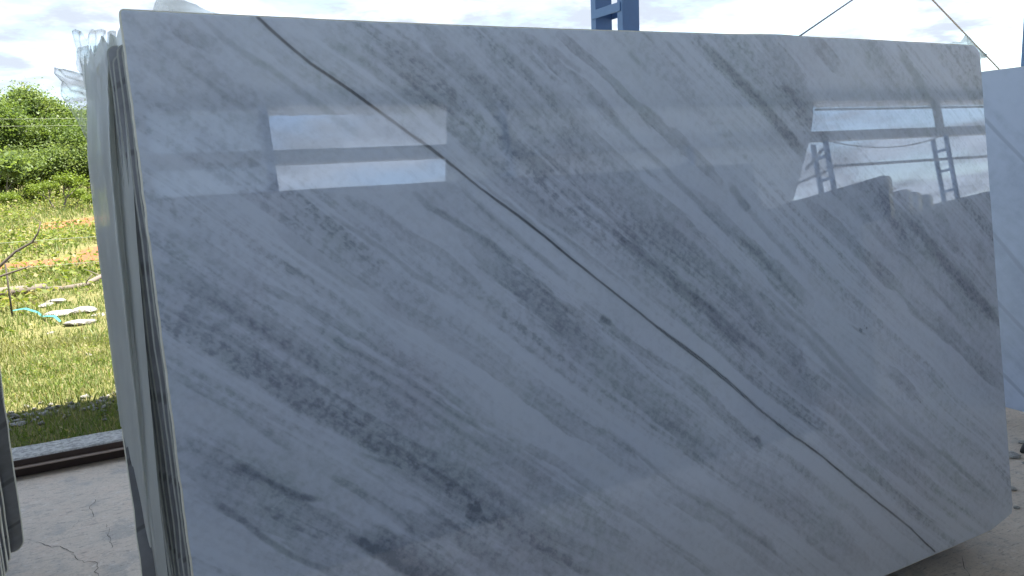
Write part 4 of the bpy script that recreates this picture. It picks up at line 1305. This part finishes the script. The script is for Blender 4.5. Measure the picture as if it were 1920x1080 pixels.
def build_grass():
    bare = lambda x, y: np.clip(1.05 - 1.9 * red_amount(x, y) - 0.75 * np.exp(-((y - 6.05 - .08 * x) / 0.16) ** 2), 0.03, 1) * np.clip(0.35 + 1.5 * (fbm(x * 1.1, y * 1.1, 9, 3)), 0.2, 1)
    blades('grass', 52000, (-3.6, 1.4), (5.17, 8.6), 0.058, 0.006, 'grass_blades', 'short rough grass just beyond the concrete kerb', 'grass', 301, bare, 0.9)
    blades('grass', 42000, (-5.0, 2.0), (8.2, 16.0), 0.075, 0.009, 'grass_blades', 'sunlit yellowish grass across the middle of the field', 'grass', 302, bare, 0.9)
    blades('grass', 42000, (-8.0, 3.0), (15.5, 42.0), 0.16, 0.018, 'grass_blades', 'taller green growth at the far side of the field', 'grass', 303, bare, 0.8)
    g = np.random.default_rng(310)
    n = 60000
    x, y = g.uniform(-6.5, 2.6, n), 9.5 + 30 * g.random(n) ** 1.2
    k = g.random(n) < np.clip((fbm(x * .7, y * .7, 13, 4) - 0.40) * 5, 0, 1) * np.clip(1 - 1.8 * red_amount(x, y), 0.02, 1)
    x, y = x[k], y[k]
    z = field_h(x, y) + g.random(len(x)) ** 1.5 * (0.10 + 0.012 * y)
    tag(leaf_obj('weed_cover', np.stack([x, y, z], 1), 0.085, 'weeds', None, 311, 0.4), 'low broad-leaved weeds spread over the sunlit field', 'weeds', None, 'stuff')
    n = 9000
    x, y = g.uniform(-3.4, 1.2, n), 5.2 + 3.6 * g.random(n)
    k = (fbm(x * 1.7, y * 1.7, 15, 3) > 0.52); x, y = x[k], y[k]
    z = field_h(x, y) + g.random(len(x)) * 0.05
    tag(leaf_obj('weed_cover', np.stack([x, y, z], 1), 0.026, 'weeds', None, 312, 0.4), 'small clover-like leaves among the grass by the kerb', 'weeds', None, 'stuff')
build_grass()
def build_gravel():
    g = np.random.default_rng(320)
    n = 2600
    x = g.uniform(-4.5, 2.5, n); y = 6.02 + .08 * x + g.normal(0, 0.13, n)
    k = g.random(n) < 0.3 + 0.9 * fbm(x * 1.5, x * 0 + 2, 17, 3) * (x > -1.6)
    x, y = x[k], y[k]; n = len(x)
    z = field_h(x, y) + 0.008
    base = np.array([(1, 0, -.3), (-.5, .87, -.3), (-.5, -.87, -.3), (.4, .5, .6), (-.7, 0, .55), (.4, -.6, .5)])
    fc = np.array([(0, 1, 3), (1, 4, 3), (1, 2, 4), (2, 5, 4), (2, 0, 5), (0, 3, 5), (3, 4, 5), (0, 2, 1)])
    sc = 0.014 * g.uniform(0.5, 1.8, n) ** 1.3
    a = g.uniform(0, 6.28, n)
    bx = base[None] * (1 + 0.4 * g.normal(size=(n, 6, 3)))
    V = np.stack([bx[..., 0] * np.cos(a)[:, None] - bx[..., 1] * np.sin(a)[:, None], bx[..., 0] * np.sin(a)[:, None] + bx[..., 1] * np.cos(a)[:, None], bx[..., 2] * .7], -1) * sc[:, None, None]
    V += np.stack([x, y, z], 1)[:, None]
    F = (np.arange(n)[:, None, None] * 6 + fc[None]).reshape(-1, 3)
    me = mesh_np('gravel', V.reshape(-1, 3), F)
    tag(link('gravel', me, 'white_rubble'), 'pale crushed stone along the drip line in the grass', 'gravel', None, 'stuff')
    # bigger white lumps
    R = [(-0.70, 11.36, .13, 'pale flat stone beside the teal strap'), (-0.83, 11.15, .11, 'pale stone lump left of the flat stones'), (-1.08, 11.94, .10, 'white stone in front of the grey log'),
         (-0.38, 10.42, .15, 'white stone close to the film-wrapped stack'), (-0.62, 10.30, .16, 'broad white stone at the end of the teal strap'), (-0.41, 9.53, .15, 'long white stone lying alone in the grass'),
         (-0.35, 8.51, .055, 'small white stone in the middle of the grass'), (-0.30, 7.75, .045, 'small white stone nearest the sunlit stack side'), (-0.68, 5.80, .055, 'white stone half hidden in the shaded grass'),
         (-0.21, 10.05, .09, 'brownish white stone right beside the hanging film'), (-0.67, 9.15, .05, 'tiny white stone left of the long one'), (-1.5, 9.4, .12, 'white stone outside the view to the left')]
    for i, (x, y, s, lab) in enumerate(R):
        o = link('white_stone', rock_mesh('white_stone', s * .8, 70 + i, (1.5, 1.0, .38)), 'white_rubble', None, (x, y, float(field_h(np.array([x]), np.array([y]))[0]) + s * .14))
        o.rotation_euler = (0, 0, 0.7 * i)
        tag(o, lab, 'stone', 'white stones in the grass')
build_gravel()

# ------------------------------------------------------------------ trees and shrubs
def grow(pos, d, length, rad, depth, r, segs, tips, spread=0.6):
    """recursive limbs: collects (points, radii) and tip positions"""
    n = 4
    pts, rads = [Vector(pos)], [rad]
    p, dd = Vector(pos), Vector(d).normalized()
    for k in range(n):
        dd = (dd + Vector((r.gauss(0, .13), r.gauss(0, .13), r.gauss(0.05, .10)))).normalized()
        p = p + dd * length / n
        pts.append(p.copy()); rads.append(rad * (1 - 0.45 * (k + 1) / n))
    segs.append((pts, rads))
    if depth == 0:
        tips.append(p); tips.append((pts[-2] + p) / 2); tips.append(pts[-2])
        return
    for k in range(r.choice((2, 3, 3))):
        a = r.uniform(0, 6.28)
        nd = (dd + Vector((math.cos(a), math.sin(a), r.uniform(-.1, .5))) * spread * r.uniform(.7, 1.3)).normalized()
        at = pts[r.choice((-1, -1, -2))]
        grow(at, nd, length * r.uniform(.6, .85), rads[-1] * r.uniform(.6, .8), depth - 1, r, segs, tips, spread)
def make_tree(h, seed, leaf, nleaf, mat, crown_r=0.6, depth=4, spread=0.65, trunk=0.30, pale=None):
    r = random.Random(seed)
    segs, tips = [], []
    grow((0, 0, -0.1), (r.uniform(-.1, .1), r.uniform(-.1, .1), 1), h * trunk, h * 0.016 + .02, depth, r, segs, tips, spread)
    V, F = [], []
    for pts, rads in segs:
        v, f = tube(pts, rads, 6, False)
        b = len(V); V += v; F += [tuple(q + b for q in ff) for ff in f]
    g = np.random.default_rng(seed)
    T = np.array([tuple(t) for t in tips])
    sc = h / max(T[:, 2].max() + 0.25, 0.1)
    V = [v * sc for v in V]; T = T * sc
    c = T[g.integers(0, len(T), nleaf)]
    pos = c + g.normal(size=(nleaf, 3)) * np.array([crown_r, crown_r, crown_r * .7]) * (0.35 + 0.65 * g.random((nleaf, 1)))
    pos = pos[pos[:, 2] > 0.1 * h * g.random(len(pos))]
    me_t = mesh_py('trunk', V, F, True)
    Vl, Fl, rn = leaf_cloud(pos, leaf, seed + 1, 0.2)
    me_c = mesh_np('crown', Vl, Fl)
    a = me_c.attributes.new('rnd', 'FLOAT', 'POINT'); a.data.foreach_set('value', rn)
    me_t.materials.append(MATS['bark']); me_c.materials.append(MATS[mat])
    return me_t, me_c
def put_tree(meshes, x, y, rz, s, label, name='broadleaf_tree', cat='tree', group='trees beyond the field'):
    z = float(field_h(np.array([x]), np.array([y]))[0])
    t = empty(name, (x, y, z), rz); t.scale = (s, s, s)
    for nm, me in zip(('trunk', 'crown'), meshes):
        o = bpy.data.objects.new(nm, me); COL.objects.link(o); o.parent = t
    return tag(t, label, cat, group)
def build_trees():
    A = make_tree(6.6, 41, 0.16, 26000, 'tree_leaves_pale', 0.55, 4, 0.62)
    B = make_tree(5.2, 42, 0.15, 26000, 'tree_leaves', 0.62, 4, 0.75, 0.20)
    Cc = make_tree(4.6, 43, 0.14, 24000, 'tree_leaves', 0.62, 4, 0.8, 0.18)
    D = make_tree(3.0, 44, 0.12, 14000, 'tree_leaves_pale', 0.48, 4, 0.8, 0.16)
    T = [(A, -2.80, 38.4, 0.3, .70, 'tallest pale tree, left of the view against the sky'), (B, -3.95, 37.8, 1.0, .78, 'dark tree cut by the left edge of the view'), (B, -1.85, 39.4, 2.2, .74, 'dark rounded tree right of the tallest pale tree'),
         (Cc, -1.05, 38.2, .6, .74, 'dense green tree in the middle of the tree row'), (Cc, -0.25, 39.6, 2.9, .68, 'lower green tree beside the hanging film'), (A, -0.6, 41.5, 1.4, .58, 'pale tree behind the tree beside the film'),
         (D, -3.30, 36.2, .2, .8, 'bushy young tree at the far left edge'), (D, -2.15, 36.0, 1.7, .72, 'bushy young tree under the tallest pale tree'), (D, -1.2, 36.4, 3.0, .8, 'bushy young tree behind the yellowish shrub'), (D, -0.1, 36.6, 4.0, .85, 'bushy young tree nearest the film'),
         (D, -3.9, 39.5, .9, 1.0, 'undergrowth bush behind the left tree'), (D, -2.6, 41, 2.3, 1.1, 'undergrowth bush behind the tallest tree'), (D, -1.5, 41.5, 3.3, 1.0, 'undergrowth bush behind the middle trees'), (D, -0.6, 38.0, 5.0, .9, 'undergrowth bush between the film and the middle trees'), (D, 0.6, 39, .5, 1.0, 'undergrowth bush behind the film'), (D, -4.9, 37.5, 1.2, .9, 'undergrowth bush just outside the left edge'),
         (D, -4.8, 46, .9, 1.5, 'far undergrowth bush, leftmost behind the trees'), (D, -3.2, 47, 2.9, 1.5, 'far undergrowth bush behind the tallest tree, low'), (D, -1.8, 46.5, 1.3, 1.5, 'far undergrowth bush behind the middle trees, low'), (D, -0.3, 47, 4.3, 1.5, 'far undergrowth bush behind the tree beside the film'), (D, 1.2, 46, .4, 1.5, 'far undergrowth bush hidden behind the film'),
         (A, -6.2, 39, 2.0, .8, 'pale tree outside the view, first to the left'), (B, -9, 41, .5, 1.0, 'dark tree outside the view, second to the left'), (Cc, -13, 39, 1.5, 1.1, 'green tree outside the view, third to the left'),
         (B, 1.4, 40, .9, .9, 'dark tree hidden behind the left end of the stack'), (Cc, 4.4, 41, 1.9, 1.0, 'green tree hidden behind the big slab'), (A, 8.5, 41, .2, .85, 'pale tree hidden behind the right half of the slab')]
    for (me, x, y, rz, s, lab) in T:
        put_tree(me, x, y, rz, s, lab)
    # shrubs in front of the trees
    S1 = make_tree(1.5, 51, 0.075, 1500, 'shrub_leaves', 0.14, 3, 0.55, 0.30)
    S2 = make_tree(1.2, 52, 0.085, 2400, 'shrub_leaves', 0.20, 3, 0.8, 0.22)
    S3 = make_tree(2.3, 53, 0.22, 700, 'tree_leaves_pale', 0.28, 3, 0.5, 0.40)
    for (me, x, y, rz, s, lab) in ((S1, -1.30, 30.0, .4, 1.0, 'sparse yellowish shrub standing before the trees'), (S1, -1.62, 31.2, 2.0, .75, 'small sparse shrub left of the yellowish one'), (S2, -0.95, 31.5, 1.1, .7, 'low leafy shrub right of the yellowish one'),
                                   (S2, -0.35, 29.5, 2.6, .6, 'low leafy shrub touching the film edge'), (S2, -2.35, 33.5, .2, .9, 'leafy shrub at the foot of the tall tree'), (S3, -3.05, 33.0, .9, .85, 'large-leaved plant at the left edge'),
                                   (S3, -3.5, 34.0, 2.4, .9, 'large-leaved plant cut by the left edge'), (S2, -2.9, 31.5, 3.1, .7, 'leafy shrub below the large-leaved plants'),
                                   (S2, -4.30, 36.0, 0.3, 1.50, 'dense undergrowth shrub, first from the left below the trees'), (S2, -3.70, 37.0, 1.3, 1.60, 'dense undergrowth shrub, second from the left below the trees'), (S2, -3.10, 36.4, 2.2, 1.50, 'dense undergrowth shrub, third from the left below the trees'), (S2, -2.50, 37.2, 3.1, 1.70, 'dense undergrowth shrub, fourth from the left below the trees'), (S2, -1.90, 36.6, 4.0, 1.50, 'dense undergrowth shrub, fifth from the left below the trees'), (S2, -1.30, 37.3, 5.0, 1.60, 'dense undergrowth shrub, sixth from the left below the trees'), (S2, -0.70, 36.5, 0.8, 1.50, 'dense undergrowth shrub, seventh from the left below the trees'), (S2, -0.10, 37.2, 1.9, 1.60, 'dense undergrowth shrub, eighth from the left below the trees'), (S2, 0.50, 36.8, 2.8, 1.50, 'dense undergrowth shrub, ninth from the left below the trees')):
        put_tree(me, x, y, rz, s, lab, 'shrub', 'shrub', 'shrubs at the edge of the field')
build_trees()

# ------------------------------------------------------------------ dead wood, fence, wires
def branch(name, pts, r0, r1, mat, label, cat, twigs=(), seg=7):
    n = len(pts)
    t = tube_obj(name, pts, [r0 + (r1 - r0) * i / (n - 1) for i in range(n)], mat, None, seg)
    tag(t, label, cat)
    for (a, b, r) in twigs:
        tube_obj('twig', [a, ((Vector(a) + Vector(b)) / 2 + Vector((0, 0, .01))), b], [r, r * .7, r * .35], mat, t, 5)
    return t
def build_field_things():
    branch('fallen_log', [(-2.6, 12.1, .13), (-1.42, 12.35, .16), (-1.19, 12.45, .155), (-0.93, 12.8, .13)], .085, .05, 'log_wood', 'weathered grey log lying in the grass at the left edge', 'log')
    branch('fallen_branch', [(-0.95, 12.75, .10), (-0.68, 12.56, .10), (-0.42, 12.61, .12), (-0.10, 13.2, .20), (0.2, 13.5, .24)], .045, .03, 'log_wood', 'pale fallen branch lying between the log and the film', 'branch',
           [((-0.42, 12.61, .12), (-0.30, 12.55, .27), .012), ((-0.2, 13.0, .17), (-0.42, 13.1, .3), .01)])
    branch('dry_branch', [(-1.55, 9.6, .12), (-1.25, 9.55, .58), (-1.06, 9.5, .78), (-0.90, 9.5, .92), (-0.745, 9.5, 1.0), (-0.675, 9.5, 1.10), (-0.64, 9.5, 1.21)], .020, .006, 'dead_wood', 'bare dry branch sticking up at the left edge', 'branch',
           [((-0.745, 9.5, 1.0), (-0.69, 9.5, .985), .008), ((-0.90, 9.5, .92), (-0.85, 9.48, .90), .008), ((-1.06, 9.5, .78), (-.88, 9.45, .86), .006), ((-0.64, 9.5, 1.2), (-.74, 9.5, 1.27), .004)])
    branch('dry_branch', [(-1.7, 9.8, .1), (-1.2, 9.75, .62), (-.93, 9.7, .70), (-.8, 9.7, .74)], .018, .006, 'dead_wood', 'thin bare stick crossing below the dry branch', 'branch')
    # low wire fence
    f = empty('wire_fence', (0, 10.6, 0)); tag(f, 'thin two-wire fence running across the field', 'fence')
    for k in range(12):
        x = -1.135 + 2.4 * (k - 5)
        tube_obj('stake', [(x, 0, -.05), (x + .006, 0, .35), (x + .012, 0, .70)], [.012, .011, .010], 'stake_wood', f, 6)
    for z in (.64, .945):
        tube_obj('wire', [(-13 + 2.4 * k * .5, 0, z + (0 if k % 2 == 0 else -.012)) for k in range(24)], [.002] * 24, 'wire_metal', f, 4)
    for k in (0, 11):
        x = -1.135 + 2.4 * (k - 5)
        tube_obj('end_post', [(x + .03, 0.02, -.05), (x + .03, 0.02, 1.05)], [.03, .03], 'stake_wood', f, 6)
    # overhead wires
    for i, z in enumerate((3.2, 3.03)):
        tag(tube_obj('overhead_wire', [(-20 + 40 * t, 24 + .2 * i, z + 1.2 * (2 * t - 1) ** 2 * 1.0) for t in np.linspace(0, 1, 25)], [.0028] * 25, 'wire_metal', None, 4), 'pale overhead wire crossing the tree tops, %s of two' % ('upper' if i == 0 else 'lower'), 'wire')
    for i, x in enumerate((-20.0, 20.0)):
        tag(tube_obj('wire_pole', [(x, 24.1, -.1), (x, 24.1, 4.6)], [.12, .09], 'stake_wood', None, 8), 'wooden pole carrying the overhead wires, %s end' % ('left' if i == 0 else 'right'), 'pole', 'poles of the overhead wires')
    # teal strap
    P = [(-1.14, 10.77), (-1.0, 10.62), (-0.87, 10.47), (-0.80, 10.2), (-0.74, 9.94), (-0.66, 9.8), (-0.60, 9.65)]
    V, F = [], []
    for i, (x, y) in enumerate(P):
        z = .12 + .03 * math.sin(i * 1.7)
        w = .007 + .004 * (i % 2)
        V += [(x - w, y - w, z), (x + w, y + w, z + .012)]
        if i: F.append((2 * i - 2, 2 * i - 1, 2 * i + 1, 2 * i))
    tag(link('plastic_strap', mesh_py('plastic_strap', V, F, True), 'teal_strap'), 'teal plastic strap lying loose in the grass', 'strap')
build_field_things()
